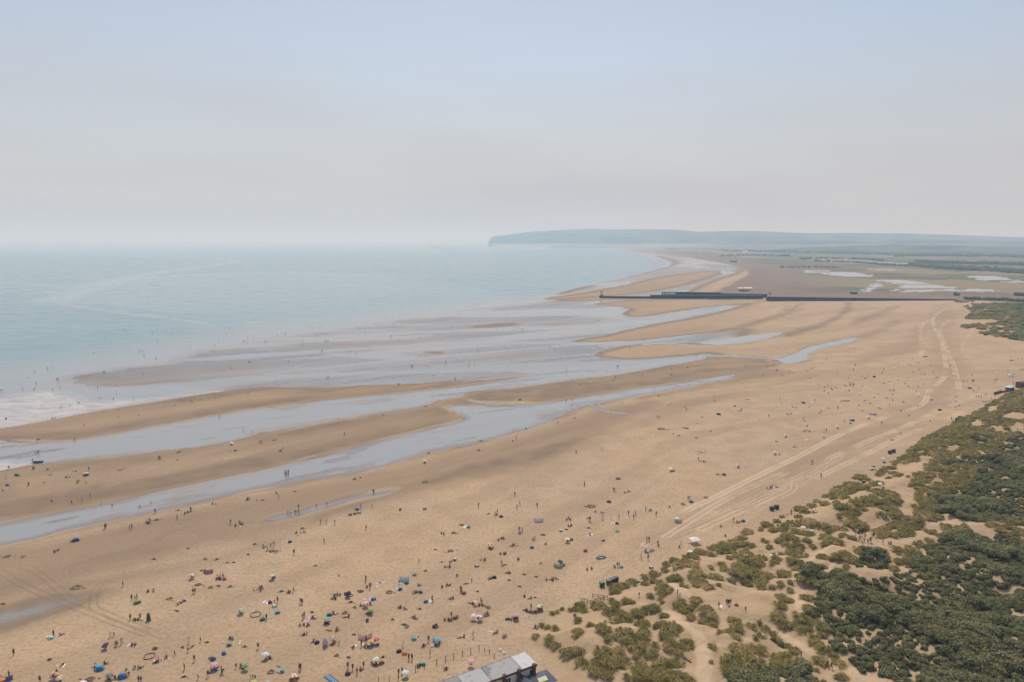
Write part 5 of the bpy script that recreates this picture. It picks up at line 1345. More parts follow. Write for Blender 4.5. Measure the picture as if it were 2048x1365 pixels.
block(580, 1150, 6.35, """
O 615 12 white/red; L 620 14; P 962 98; N 985 162; P 1015 178; C 1035 150; O 1090 150 white; O 1155 97 white; N 1165 97; W 1455 70 paleblue/lilac w=110 *wide blue and lilac patterned windbreak above a teal tent; T 1482 112 teal w=68 *teal tent tucked under a blue and lilac windbreak; O 1415 96 turquoise; C 1388 118; T 1398 192 blue w=76 *blue low tent with grey mat, below a teal tent; O 1345 178 palegrey
S 1635 142; N 1590 232 black; N 1575 238; N 1612 225; T 1662 228 teal w=50 *small teal tent right of a dark seated group; U 552 225 peach/green *peach and green umbrella at the left of a crowded pink group; S 565 275 black; S 600 262 purple; S 635 265; O 655 262 pink; O 625 300 white/lilac; O 605 278 pink; U 733 230 navy/black *navy umbrella at the right of a crowded pink group; S 745 285 purple; N 690 258; S 580 315 black; S 720 290 grey; R 772 268 w=55
H 905 215 w=110; H 1260 225 w=130; H 775 352 w=90; H 820 418 w=70; T 1060 318 blue/cyan w=80 *blue and cyan tent with pink mats on its left; O 998 292 pink; O 1000 305 palepink; U 955 345 pink/white *pink and white umbrella over a family and a pushchair; S 900 400 black; S 950 400 white; N 985 385; S 1020 378 navy; U 1015 432 lime *lime umbrella over a dark seated group; S 1010 498 purple; N 1040 492 black; S 985 500
T 500 522 teal w=76 *round teal tent above a cyan umbrella; S 573 498 white; S 550 495; U 472 545 cyan/turquoise *cyan umbrella below a round teal tent; N 435 628; N 492 618 black; S 465 625; H 695 490 w=110; O 720 542 palegrey; L 705 541; N 750 535; N 585 715 black; N 603 700; L 500 712; O 930 625 lilac/paleblue; N 967 602; N 990 590 black
T 1725 350 blue w=56 *upright blue tent with a white bag on its right; O 1768 332 white; P 1805 342; S 1385 430 black; N 1412 418; S 1455 440; S 1590 560; N 1575 548; H 1650 436 w=60; H 1300 572 w=40; H 1455 635 w=80; N 1475 675 white; S 1495 665; N 1830 675; N 1858 662
W 955 800 palepink/pink w=150 *curved pink chequered windbreak with bare poles, standing alone; U 545 797 pink/yellow/cyan *pink, yellow and cyan umbrella right of a lilac sunshade; S 550 885 black; N 570 875; C 625 892; T 450 912 lilac/grey w=68 *tall lilac grey sunshade between navy tent and striped umbrella
U 1020 832 yellow/orange *yellow and orange umbrella beside a red one; U 1095 810 red/pink *red umbrella beside a yellow and orange one; S 955 930 navy; S 985 925 blue; N 1040 905; O 1020 912 cyan; O 1100 880 navy; O 885 875 white w=75; P 908 912; P 968 865; O 765 945 pink; S 805 938 black; T 1575 825 cyan w=74 *pointed cyan tent with a pale bag on its right; M 1632 788 paleblue; O 1545 822 cyan
U 1870 815 cyan *cyan umbrella over a pushchair, left of the fence posts; N 1830 840 black; S 1900 870 black; O 1860 868 white; P 1760 855; S 1705 910 purple; O 1750 895 pink; O 1780 885 orange; M 1805 918 white; N 1838 905; S 1690 915; P 1780 1032 maroon; T 1455 1008 orange w=88 *bright orange round tent beside a black shelter; T 1385 980 black/brown w=64 *black shelter with white mat left of an orange tent; O 1385 992 white; C 1435 925; P 1510 1085 black; P 1550 1088 black
U 1095 1062 yellow/mint/white *yellow and mint umbrella beside a dark red tent; N 1045 1140 black; S 1100 1148 darkgreen; S 1080 1150; T 1165 1135 maroon/red w=85 *dark red dome tent right of a yellow and mint umbrella; P 735 1192; P 797 1212; P 853 1265 maroon; T 735 1268 maroon/navy w=75 *low maroon tent near the bottom, in front of standing people; O 780 1255 white; O 825 1222 paleyellow; N 905 1205 black; K 935 1180; O 985 1205 paleblue/pink w=95; M 905 1218 red
K 1380 1275 black; P 1425 1258 navy; U 1470 1228 white/paleblue *white and pale blue umbrella touching a fence post; N 1612 1178 black; N 1645 1168 black; T 1688 1150 cyan w=70 *cyan tent standing between two fence posts; L 1980 1205; H 590 1030 w=90; H 750 1055 w=50; H 820 765 w=40; H 285 480 w=60; H 1180 1050 w=40
""")
block(860, 1150, 6.35, """
O 365 15 lilac w=85; N 345 18; N 770 55; S 752 62; T 818 42 black w=54 *round black tent on the open sand; N 1470 70; O 1465 68 blue; S 1560 85 black; S 1545 65 maroon; S 1600 58 black; N 1578 62; O 1535 68 palegrey; H 1355 30 w=60; H 1005 72 w=50; H 1140 152 w=40; H 605 215 w=30
O 160 172 blue; O 200 155 red; O 240 138 pink; N 150 162 black; N 207 142; L 250 135; O 490 116 cyan; L 462 118 black; C 530 95; T 430 242 red w=60 *red tent with pale blue mat, right of the towels in a row; O 385 228 paleblue; P 392 215 navy; N 405 205; N 262 315 black; N 292 310 black; K 28 342 black
L 520 365; N 538 382; S 570 405; O 555 340 peach; P 648 365 black; C 662 370; N 620 400 black; N 672 400 black; M 697 402 orange; T 742 418 lime/grey w=80 *lime green tent with a grey side, right of a standing group; N 195 580 teal; N 235 582 red; N 232 590; P 272 545; S 270 585; N 310 565 black; N 345 548 black; S 325 560
U 550 512 peach/white *peach and white umbrella left of a pale blue mat; U 635 515 lilac/white *lilac umbrella over a pale blue mat; O 635 552 paleblue w=110; N 610 550; S 660 545 pink; N 720 525 white; N 742 495 pink; S 705 505; S 735 520 purple; T 985 572 teal/grey w=56 *small grey-teal tent left of a pink umbrella; U 1092 502 pink/lilac *pink umbrella on the open sand below a circle of people; N 1030 580 black; N 1062 565; S 1105 562 maroon; S 1085 570
N 1205 290; S 1280 305 purple; H 1335 295 w=50; N 1210 460 black; N 1245 475 black; N 1275 485 navy; N 1300 493; N 1330 490 black; N 1370 475 black; N 1395 460 navy; N 1420 445 black; N 1382 445; N 1228 470; N 1352 488; N 1408 455; P 1285 445; U 1395 388 white/yellow/teal *white, yellow and teal umbrella over a half circle of people
N 55 675 black; N 80 660; O 410 792 white; N 435 790 maroon; L 385 802; P 548 798 paleblue *man in pale blue top standing alone near the fence posts; O 760 730 palepink w=70; L 815 748 brown; S 850 740; N 945 800 purple; N 975 790 lilac; S 1335 675; S 1362 685 lilac; M 895 967 white; M 940 1007 white; U 520 1098 palepink/pink *pale pink umbrella lying on dark sand beside the flat-roofed building; S 205 1205 black
""")
block(1080, 1150, 6.35, """
T 1235 100 navy/cyan w=74 *navy and cyan tent at the edge of the dune grass; P 890 192 red; N 1048 350 white; C 1258 275; P 1745 268 maroon; C 1775 285; N 430 525 black; N 448 522; N 905 490 black; S 880 512 white; N 1250 590; N 1266 585; M 895 890 yellow
""")
block(1380, 1150, 6.35, """
P 365 420 purple; O 390 418 white w=75; P 480 392 black; P 492 388 navy; P 515 375 black; B 462 378 black; T 585 396 red w=70 *round red tent in the sandy hollow of the dunes; O 545 692 white; N 520 688 red; S 552 702 black; P 1408 1055 black; K 1745 1170 navy; K 1792 1205 darkgreen; C 705 465 brown
""")
block(300, 950, 6.35, """
U 1240 268 yellow/cyan/pink *small yellow and cyan umbrella on the bank above the narrow pool; S 1240 315 pink; O 1285 308 paleblue; N 1275 305 black; M 1358 328 cyan; H 1435 325 w=50; N 1605 240 black; O 1572 238 white; P 1637 308; P 1888 438 black; C 1755 505; C 1790 518; C 1842 490; C 1857 495; P 1893 505
P 68 490; P 348 568; S 440 500 black; S 480 485 black; S 522 468 black; B 520 470; L 800 374; N 848 378; 
H 85 575 w=90; P 1025 628; N 1085 660 black; O 1130 655 white; N 1132 612; S 1160 640; S 1172 632 black; T 1778 860 navy/blue w=56 *dark blue tent with a pale mat on its left, above a lone walker; O 1725 848 paleblue; N 1870 745 white; M 1915 738 pink; S 1950 735 navy; H 1935 685 w=80; M 1880 770 cream; P 1830 1012 black
H 1330 885 w=70; S 1440 930 white; S 1445 915 pink; P 1490 965 black; P 1535 928 black; P 1575 918 lilac; H 1550 975 w=120; N 1590 972; N 1612 978 black; C 1655 968; W 750 1245 purple/pink w=76 *dark purple and pink windbreak on the sand, far left of the red tent; N 690 1245; H 655 1220 w=60; U 535 1260 white/pink *white and pink umbrella over one seated person in teal
U 875 1252 peach/orange *peach umbrella left of a small round red tent; S 860 1325 maroon; S 890 1325 maroon; C 930 1295; U 1555 1270 white/cyan *white and cyan umbrella over a dark seated pair; N 1550 1325 black; N 1582 1320 black; P 1722 20; P 1740 22; P 1758 20
H 490 940 w=40; H 985 1120 w=40; H 700 1075 w=70; H 850 1078 w=70; H 1245 1015 w=40; H 1840 215 w=50; H 1070 1115 w=50; H 360 455 w=50
""")
block(0, 950, 6.35, """
P 80 62; T 100 142 blue w=60 *blue low tent on the second sandbar at the far left; C 133 175; L 35 210; N 345 150; P 367 148 maroon; N 560 112; O 540 115 white; S 842 48 white; S 880 45; O 960 100 white/red; N 975 112 maroon; P 998 115; S 640 18; S 660 15; C 1095 125; P 1150 295; P 912 380; C 1048 352; O 675 372 mint w=110; N 655 345 navy; N 680 345 grey; O 730 312 white
C 1283 382; C 1427 412; L 1790 410; L 1920 358; B 1335 695 maroon; P 1350 682 black; C 1648 692; P 1677 690; T 965 845 blue w=88 *blue round-backed tent alone on the bank of the wide channel; N 915 850 black; N 695 988 black; N 740 968 black; N 290 1052 purple; T 215 8 green w=60 *green low tent on the second sandbar near the left edge; N 1865 612 black; N 1885 620 yellow; P 1902 612; S 1880 625 blue; H 95 1040 w=120; H 1960 1075 w=60
""")
block(600, 950, 6.35, """
C 210 412; C 343 392; P 930 238; P 942 240; T 727 445 blue/cyan w=76 *blue canopy tent standing over a row of people below the narrow pool; P 772 425 black; P 770 495; N 628 520 blue; N 660 518; N 690 510 orange; N 715 500 maroon; N 745 495 black; C 912 422; P 265 625 black; P 335 630 black; P 443 635; P 840 700; P 308 870 black; P 1512 1125 black
N 1262 455; S 1287 450; N 1565 445; S 1592 442 purple; O 1800 756 white; N 1795 752; S 1825 756; T 1968 1088 teal/white w=74 *teal tent with a white top panel, highest of its row; N 1845 1180; N 1890 1178; P 1905 1170; H 1800 1112 w=50; H 1920 1105 w=40; T 1455 1278 grey w=58 *grey low tent right of a dug hole and a white mat; O 1660 1225 white; H 1600 1225 w=60; P 838 1345; H 1720 955 w=60; H 1910 970 w=130; H 200 1160 w=50; H 1590 95 w=150; N 700 62; H 770 40 w=40
""")
block(900, 950, 6.35, """
P 822 272; P 888 392; P 850 438 black; P 360 415; P 1107 415; P 1707 158 black; T 650 538 purple w=64 *plum purple tent beside standing people; P 570 528 black; P 603 495; N 600 515 lilac; H 490 498 w=50; W 1125 592 paleblue/lilac w=115 *pale blue curved windbreak standing alone; T 235 672 green w=50 *green tent with a white mat and dug hole on its left; O 200 660 white; H 155 640 w=80
S 1490 580 black; S 1520 575 black; S 1505 560 darkgreen; N 1505 660; N 1530 655 brown; O 1530 655 white; T 887 750 lilac/maroon w=50 *small lilac round tent with two people standing behind; P 880 722 maroon; P 917 728 maroon; T 1408 722 turquoise/white w=44 *tiny white and turquoise tent among scattered bathers; N 612 835 teal; N 655 818; N 672 818 black; O 605 832 turquoise; O 995 850 cream; L 1050 832; C 1078 832; U 510 872 red/white *red and white umbrella over a reclining family; S 500 935; N 540 945 black; S 525 950 maroon
N 790 912 navy; N 815 898; L 835 905; T 1040 932 teal/blue w=62 *teal blue tent left of a pink towel; O 1240 890 palepink w=90; L 1225 890; U 1488 806 paleyellow/white *pale yellow umbrella over three people; S 1490 848 purple; N 1530 838 lilac; N 1552 832; N 1780 765 navy; O 1778 762 white; S 1765 558 palepink; S 1785 560; N 1775 605; P 1935 572; N 1925 488 brown; L 1855 478; T 1945 842 maroon/palegrey w=62 *maroon and pale grey tent, left end of the tyre tracks
O 1730 905 blue w=55; T 1722 978 red w=76 *red tent in front of a blue mat on the open beach; N 680 1018 purple; N 712 1012 purple; L 640 1012; N 855 1082; N 882 1072; N 392 1085 green; N 430 1092 maroon; S 445 1085; T 340 1168 navy/white w=56 *white and navy tent above a lilac mat; O 358 1182 lilac; P 655 1155; L 690 1150; U 1400 1092 navy/blue *navy umbrella above a green windbreak; W 1375 1172 lime/teal/yellow w=105 *low green and yellow windbreak under a navy umbrella; S 1430 1155 black; S 1448 1160; N 1415 1140 maroon
O 1790 1208 white w=80; N 1745 1218; N 1790 1205 maroon; N 750 1258 purple; S 735 1255; H 1800 402 w=180; H 45 742 w=100; H 1190 768 w=90; H 1485 698 w=70; H 1760 678 w=60; H 1150 1130 w=40; H 950 1270 w=60
""")
block(1180, 950, 6.35, """
N 340 60; N 365 58; P 300 218; P 320 220; N 440 232; N 487 218; T 240 352 blue/red w=74 *blue and red tent alone on the middle of the beach; P 1245 325; P 1268 325; T 1286 352 blue w=66 *blue tent with two people standing behind it near the tyre tracks; N 1165 383; N 1187 382; O 1040 415 white/blue; N 1018 420 purple; C 1067 398; P 706 462 maroon; N 757 462; N 776 460; O 765 462 turquoise
P 840 525 black *person in long black clothes standing alone; P 488 515; P 577 518 black; K 555 560 maroon; O 528 540 pink; P 158 570; C 265 565; P 367 562 navy; T 343 625 maroon w=46 *small maroon tent with pale towel on its left; O 290 612 palepink; T 345 722 mint/lime w=70 *pale mint green tent between two lines of tyre tracks; U 1105 545 mint/white *pale green umbrella above a grey windbreak; W 1120 605 greyblue/palegrey w=75 *grey-blue windbreak under a pale green umbrella
P 720 845 pink; P 748 845; P 860 895; C 872 925; C 1153 890; U 715 922 lilac/greyblue *lilac grey umbrella below the gazebo's left side; S 715 975 navy; S 770 978; N 797 972; O 1115 932 white; N 1135 928; P 648 1070; P 738 1078 brown; O 705 1070 cream w=70; T 400 1180 cyan w=62 *cyan tent with two people standing at its left; P 348 1175 maroon; P 372 1175 maroon; N 313 1180 maroon; T 778 1188 navy/white w=52 *navy and white tent just above the dune grass; U 1268 973 white *white umbrella half hidden by the dune grass
T 1942 595 blue w=66 *bright blue tent right of a yellow and red mat; O 1885 602 yellow/red; P 1820 600; N 1902 610 orange; S 1870 610 maroon; N 1668 668 black; N 1718 788; L 655 1274; L 1460 297; N 1490 293
""")
block(1480, 950, 6.35, """
N 345 180 purple; N 380 172; N 415 160 white; S 460 162 navy; O 420 155 paleblue; S 398 168; P 648 505; N 925 478 maroon; U 940 437 white/brown *white and brown umbrella in a hollow of the dune grass; P 1025 32; U 1780 122 white *white umbrella on the dune beside a dark seated pair; N 1800 180 navy; S 1822 175; T 1568 100 black/orange w=70 *black and orange tent at the crest of the dunes; O 1590 108 blue; N 660 662; N 748 635 navy; U 805 640 white/palepink *white and pink umbrella on the crest of the dunes; O 900 698 white w=70; O 435 1022 white; N 430 1012 black; M 195 668 white; P 1185 390 brown
P 1460 768 purple; P 1485 752 navy; P 1500 770; P 1530 840 navy; P 1555 812 navy; P 1585 815 black; P 1508 845 navy; P 1660 858 purple; B 1640 858 black; P 1690 808; P 1720 822 black; P 1812 886 navy; P 1885 916 black; B 1912 918 white; S 1948 918 navy; C 1555 905 white; C 1575 860; C 1620 870 pink
""")
block(0, 760, 5.689, """
P 415 48; P 258 120; P 392 122; P 602 130 black; P 687 98; P 1087 102; P 1113 102; P 1326 155; P 1293 238; C 1140 220; P 1522 238 black; C 887 272; C 907 272; C 800 308 black; P 688 332; P 708 332; P 10 138; C 33 128; S 600 445; S 632 442; N 1350 348; N 1345 432; C 1165 382; S 430 688; S 445 686; B 850 704; B 960 535; C 1580 420
P 403 842; P 428 848; P 443 842; P 372 942 black *tall person in black standing beside a black inflatable boat; P 102 1022; P 376 1032; P 390 1032; S 525 1032; S 545 1030; T 200 1098 green w=56 *bright green low tent nearest the foam at the left; P 72 1135; S 562 1090; N 590 1095; S 850 1052; S 875 1048; P 1015 1035 black; U 988 1058 cream/white *cream umbrella over a teal and yellow tent on the sandbar; T 970 1095 teal/yellow w=96 *teal and yellow tent under a cream umbrella on the sandbar; N 1375 1040 black; N 1395 1030; N 1355 1042; P 1810 908 black; P 1825 910; P 1818 915; L 1780 922; L 1985 302; S 765 1120 white; S 750 1118
""")
block(340, 760, 5.689, """
P 555 438; P 567 438; P 835 582 black; C 938 605; P 1022 732; P 1042 730; N 1182 697; N 1198 694; U 1258 783 yellow/olive *yellow umbrella alone near the lower edge of the second sandbar; N 1260 820; C 1285 803; B 1985 638 black; P 235 262; S 260 260; C 365 238; O 520 215 cream; N 520 213; L 585 207; C 890 168; N 110 828 black; N 88 834; L 90 920
U 708 713 white *small white umbrella on the second sandbar above a teal tent; N 708 745 black; T 745 816 teal w=46 *dark teal tent right of seated people on the second sandbar; N 692 820; N 660 824 black; P 1308 1072 black; P 1325 1072 black; P 1348 1067 black
""")
block(680, 760, 5.689, """
P 668 68; P 1310 8; N 965 312; N 980 310; L 490 410; C 230 495; N 1010 842; U 967 912 white *white umbrella alone on the bank of the second channel; N 965 945 black; N 1565 812 black; N 1588 808 black; M 500 1055 cream; N 172 1136; P 2003 684; O 1960 706 white; N 1960 704; H 1605 698 w=50
""")
block(1020, 760, 5.689, """
T 112 234 teal/blue w=42 *teal tent on the low sand spit between the channels; P 640 254 black; C 712 245; C 705 300; P 1260 388 black; C 1278 277; N 797 67; P 1175 28; S 1685 188; L 180 562; N 545 492; N 737 440; P 1675 443; P 1695 443; P 1990 328; P 2007 354; C 1800 302; C 1830 286; O 1612 622 paleblue; N 1905 645; N 1925 643 maroon; C 1857 632; P 752 848 black; P 1043 798; U 1825 1008 white *white umbrella beside a grey-blue low tent on the middle beach; T 1857 1042 greyblue w=50 *grey-blue low tent right of a white umbrella; N 1830 1044 black; N 1210 1134; N 1238 1132; P 845 1198; H 1720 560 w=140; H 2010 555 w=100
""")
block(1360, 760, 5.689, """
P 1570 72; N 1645 88; P 1680 82; N 1715 72; N 1775 98; N 1730 120; S 1720 104 turquoise; P 1640 142; N 1685 158; N 1880 72; P 1930 58; P 1965 82; N 1968 40; N 1920 128; U 2035 152 white/pink *; P 1133 224; O 1030 217 paleblue; P 390 253; T 622 304 navy/blue w=32 *small navy tent at the end of a thin dark line of sand; T 675 355 mint/white w=50 *mint and white tent below a small navy tent; P 700 352 purple; T 440 398 navy/teal w=62 *navy and teal tent, wide, on the empty middle beach
U 245 400 white/orange *white and orange umbrella left of a navy and teal tent; N 245 418 black; N 200 502; N 350 592 black; C 1152 280; P 1375 258 black; T 1405 270 blue w=46 *blue tent with a dark standing person at its left, far up the beach; N 1535 238; O 1500 257 white; N 1830 248 black; N 1855 247; N 1880 248 lilac; N 1905 249 black; N 1922 244; N 1280 315; N 1318 324; N 1465 314; N 1685 330; P 1790 334; P 1803 334
N 1215 397 brown; N 1240 398; N 1268 394; P 1010 430; C 900 466; N 1583 383; P 1607 380; N 1838 384 black; N 1400 443; O 1445 470 white; N 1415 472; N 1450 532; N 1410 590 black; N 1438 584 maroon; N 1472 590 black; P 1866 488 black; T 1955 468 greyblue/lilac w=70 *grey-blue and lilac shelter with an orange towel in front; O 1940 502 orange; N 1935 502; U 1795 523 palepink/white *tiny pale umbrella over one person, far up the beach; N 1795 550 black; U 1200 622 white/paleblue *; N 1207 652 navy; O 1642 657 blue; U 1630 622 white/cyan *; P 1637 603; P 1665 595
O 1435 683 cream; N 1300 770 navy; N 1318 766; N 1080 848 brown; N 1130 855; U 1075 818 cream *; P 1500 958; C 1508 960; P 1603 1108; P 212 850 purple; P 283 838; N 240 833; P 208 924; N 240 932 black; N 285 940; N 268 936; U 657 962 white/pink *small white and pink umbrella above the crossing tyre tracks; N 665 995 maroon; T 500 1088 black/navy w=52 *black tent beside dug sand near the tyre tracks; H 430 1080 w=70; H 190 665 w=60; H 1095 705 w=40; H 765 228 w=50
""")
block(1688, 700, 5.056, """
P 92 208; P 112 162; N 45 288; N 175 273; N 205 292 black; N 240 272; N 222 290; T 303 278 navy w=36 *navy tent at the right of a seated row, far beach; P 385 246; P 400 210; U 508 182 white *; N 508 195; N 10 368 black; P 60 374; P 95 370; N 75 352; N 185 374 black; N 265 368; N 403 342; N 455 327 darkgreen; N 540 312 black; S 695 230 navy; T 820 74 red/white w=42 *small red tent, farthest red thing up the beach; N 650 152; N 675 162; N 750 132; P 905 238; N 780 248; N 815 252; N 930 288; N 945 282; U 1105 238 cream/white *; N 1130 272 cyan
N 1290 262 purple; T 1300 317 navy w=32 *; N 1245 318 black; N 1210 322; T 1530 302 yellow w=42 *yellow low tent far up the beach on the right; N 1520 332; T 1270 394 blue w=40 *blue tent far up the beach, above the walkers by the dunes; P 1310 428; P 1335 430; P 1360 405; T 1672 272 white/lilac w=72 *white and lilac shelter near the right edge above the red kiosk; N 1660 218 black; N 1720 250; N 1710 275 black; P 1710 350 black; P 1745 378; P 1775 382 black; P 1335 486; P 1360 488; P 1385 486; P 1432 465; N 1410 530 lilac; N 1432 530; N 1465 525; N 1490 494 purple; N 1525 472
T 880 510 teal/cyan w=30 *tiny teal tent on the tracks far up the beach; N 1137 475 maroon; N 1130 530; P 1125 594 darkgreen; N 1165 568; T 965 616 black/grey w=42 *black and grey low tent far up the beach near the bins; N 750 573 navy; N 575 622 brown; N 650 672; O 672 717 mint/white; N 870 724 maroon; P 1085 710; N 1112 763 purple; N 1130 762 lilac; T 975 815 white/lilac w=62 *white and lilac tent at the foot of the far dunes; N 1300 636 red; N 1322 634; P 380 760; U 245 672 cream *; S 252 696 black; T 265 655 cyan w=22 *; T 305 660 lilac w=52 *; N 60 750 maroon; T 80 720 blue/lilac w=60 *; N 30 524 black; N 12 522
N 145 568 yellow; N 210 522; N 305 492 black; N 260 548; N 435 494; N 465 558; N 485 514; N 350 594 black; N 600 534; T 340 445 paleyellow w=30 *; U 500 382 lilac *; N 465 414; N 500 416; N 485 455 palegrey; N 150 448; N 50 415; N 620 348; N 650 373; P 745 390; N 735 422; U 750 446 white *; N 800 352; P 568 862; N 478 920 lilac; N 500 918; T 403 1144 maroon/lilac w=40 *mauve tent under a cream umbrella at the foot of the dunes; U 400 1095 cream *cream umbrella above a mauve tent at the foot of the dunes; U 300 1177 purple *purple umbrella beside a dark and white tent below the dunes; T 275 1220 black/white w=38 *dark and white tent below a purple umbrella; W 475 1252 greyblue/grey w=62 *grey windbreak in a sandy gap of the dune edge; O 745 948 cream; O 690 1132 white w=85
T 1690 112 cyan w=32 *cyan tent near the right edge, far up the beach; N 1720 108; N 1757 98; N 1800 94; S 1685 68 navy; N 1780 205; N 1795 200; N 1810 208 black; U 1545 228 paleyellow/white *; N 520 90; N 545 132; N 690 100; N 875 160; N 1110 185; N 1080 160; N 760 205; N 640 290; N 365 600; N 180 622 cream
""")
block(0, 440, 4.014, """
N 277 1225; C 283 1218; O 230 1268 blue; P 460 1290; P 468 1290; P 293 1325; P 385 1202; P 422 1198; P 835 1235; P 842 1232; P 1153 1248; P 1120 1062; P 1140 1058; P 1157 1062; S 1158 1096; P 1258 1112; S 1250 1118; P 1266 982; P 1525 1026; P 1722 1010; P 1652 900; C 1677 912; P 1225 912; C 1213 878; C 1335 897; P 1375 928; C 1455 897; C 1465 897; C 1015 900; C 1008 884; C 988 880; C 1047 850; C 490 932; C 842 952; C 885 990; S 757 1072; P 1828 873; P 1843 874; P 1867 872; P 1815 920; P 1872 925; P 1862 1200; C 432 1038; C 1888 830; C 1755 980
""")
block(450, 440, 4.014, """
P 147 980; P 155 980; P 178 981; P 185 947; P 230 965; P 323 984; P 328 984; P 420 930; P 484 920; P 490 920; P 603 993; P 625 994; P 622 1018; P 738 935; P 744 935; P 800 982; P 812 984 black; P 822 984; P 806 978 black; P 830 980; P 776 1062; P 783 1060; P 997 1068; C 1040 1072; P 1055 1080; P 190 1145 white; N 200 1148 navy; N 208 1145 black; P 512 1146; P 55 1196; P 822 1274; P 830 1272; P 1393 1334; P 1848 1294 black; P 1673 1256; P 1498 1182; P 1503 1182; P 1771 1152; P 1960 1172; P 1330 940; P 1335 940; P 1397 972; C 1432 980; P 1498 952; P 1563 952; P 1127 910; C 1160 900; P 1080 878; P 1130 848; P 1202 836; P 1217 836; P 1352 842; P 700 868; C 768 870; C 1060 815; C 1518 787; C 1658 757; P 1738 804; P 1825 870; P 1820 920; C 1868 912
""")
block(850, 540, 4.014, """
P 435 418; P 218 468; P 575 478; P 780 482; P 786 482; P 1318 441; P 655 373; P 668 373; C 1140 297; C 702 295; C 408 282; P 432 654; C 658 642; P 1000 631; P 1040 645 black; P 1380 609; P 1472 698; P 1640 644; P 1650 630; P 695 736; P 353 772; P 398 772; P 165 749; P 1133 812; P 1457 826 black; P 1544 784; P 1550 784; P 1520 882; P 1530 878; P 1512 904; C 1748 860; N 1245 930; N 1980 802
""")
block(1250, 540, 4.014, """
P 803 486; C 1152 516; P 1317 534; N 1348 584; N 1285 637; N 1838 632; P 572 698; P 660 698; P 843 695; N 650 747; N 668 746; N 740 717; P 755 720; N 1032 752; P 968 782; P 1137 788; P 1180 774; P 1197 774; T 1218 808 orange w=26 *tiny orange tent far out on the open sands; P 1317 824; N 1347 828; P 1105 858; P 1260 859; P 437 800; N 377 800; T 502 788 black w=18 *; N 362 848 navy; N 370 848 blue; N 380 848; N 390 848; C 143 860; N 265 1016; N 1575 757; N 1590 756; N 1620 726; N 1490 792; N 1520 790; N 1500 796; N 1465 817; P 1848 774; P 1832 812; P 1705 836; N 1485 873; C 223 462; C 323 436
""")
# ------------------------------------------------------------------ put them down, then name each one apart
ORD = ["leftmost", "second from left", "third from left", "fourth from left", "fifth from left", "sixth from left", "seventh from left", "eighth from left", "ninth from left", "tenth from left"]
NUMW = ["", "one", "two", "three", "four", "five", "six", "seven", "eight", "nine", "ten", "eleven", "twelve"]
MARKS = [   # places one can find, for saying where a thing lies: photograph pixel, words
    (200, 826, "foam-edged first sandbar"), (620, 790, "middle of the first sandbar"), (990, 760, "right tip of the first sandbar"), (640, 1012, "narrow tidal pool"), (1203, 592, "harbour beacon"),
    (918, 832, "rounded tip of the second sandbar"), (300, 985, "lower edge of the second sandbar"), (330, 910, "top edge of the second sandbar"), (700, 860, "crest of the second sandbar"),
    (250, 752, "pinkish wet bank at left"), (60, 810, "white foam patch"), (1330, 590, "open quay frame"), (1890, 602, "buried end of the near breakwater"), (1535, 598, "start of the near breakwater"),
    (1010, 822, "junction of the two channels"), (1590, 716, "widest part of the upper pool"), (1690, 680, "thin end of the upper pool"), (1240, 826, "little puddle on the open sand"), (1440, 656, "far left pool tip"),
    (1200, 780, "bank between flats and channel"), (1400, 725, "right end of that long bank"), (100, 1225, "wet grey patch of sand at left"), (1500, 970, "looping tyre track"), (1840, 690, "dark hollow on the far beach"),
    (1330, 865, "dark dug patch on the middle beach"), (1600, 850, "middle of the upper beach"), (1750, 770, "crowded far beach"), (1860, 740, "straight tyre tracks far up the beach"), (640, 682, "group standing on the wet flats"),
    (300, 700, "sea shallows at left"), (450, 655, "sea's edge at the flats"), (750, 640, "farthest wet stripes at left"), (1180, 700, "left end of the middle sand back"), (1100, 660, "thin sandy strip on the flats"),
    (860, 735, "broad wet stripe of the flats"), (1960, 790, "foot of the far dunes"), (1990, 720, "beach at the right edge"), (1080, 1290, "tufts beside the building"), (1750, 1090, "sandy hollow among the dunes"), (1560, 1290, "forked sandy path"),
]
WORDS_K = dict(P="standing person", A="standing person", K="walking person", C="small standing figure", S="person sitting on the sand", N="person sitting with knees up", L="person lying down", B="person bending over", G="kneeling person",
               T="pop-up tent", U="beach umbrella", W="windbreak", O="beach towel", M="beach bag", H="dug sand hole", R="ring dug in the sand")
CATS = dict(P="person", A="person", K="person", C="person", S="person", N="person", L="person", B="person", G="person", T="tent", U="umbrella", W="windbreak", O="towel", M="bag", H="sand hole", R="sand ring")
GROUPS = dict(P="people standing and walking on the sands", T="pop-up tents on the beach", U="umbrellas on the beach", W="windbreaks on the beach", O="towels spread on the sand", M="bags left on the sand", H="holes dug in the sand", S="people sitting and lying on the sand")
PK = "PAKCSNLBG"

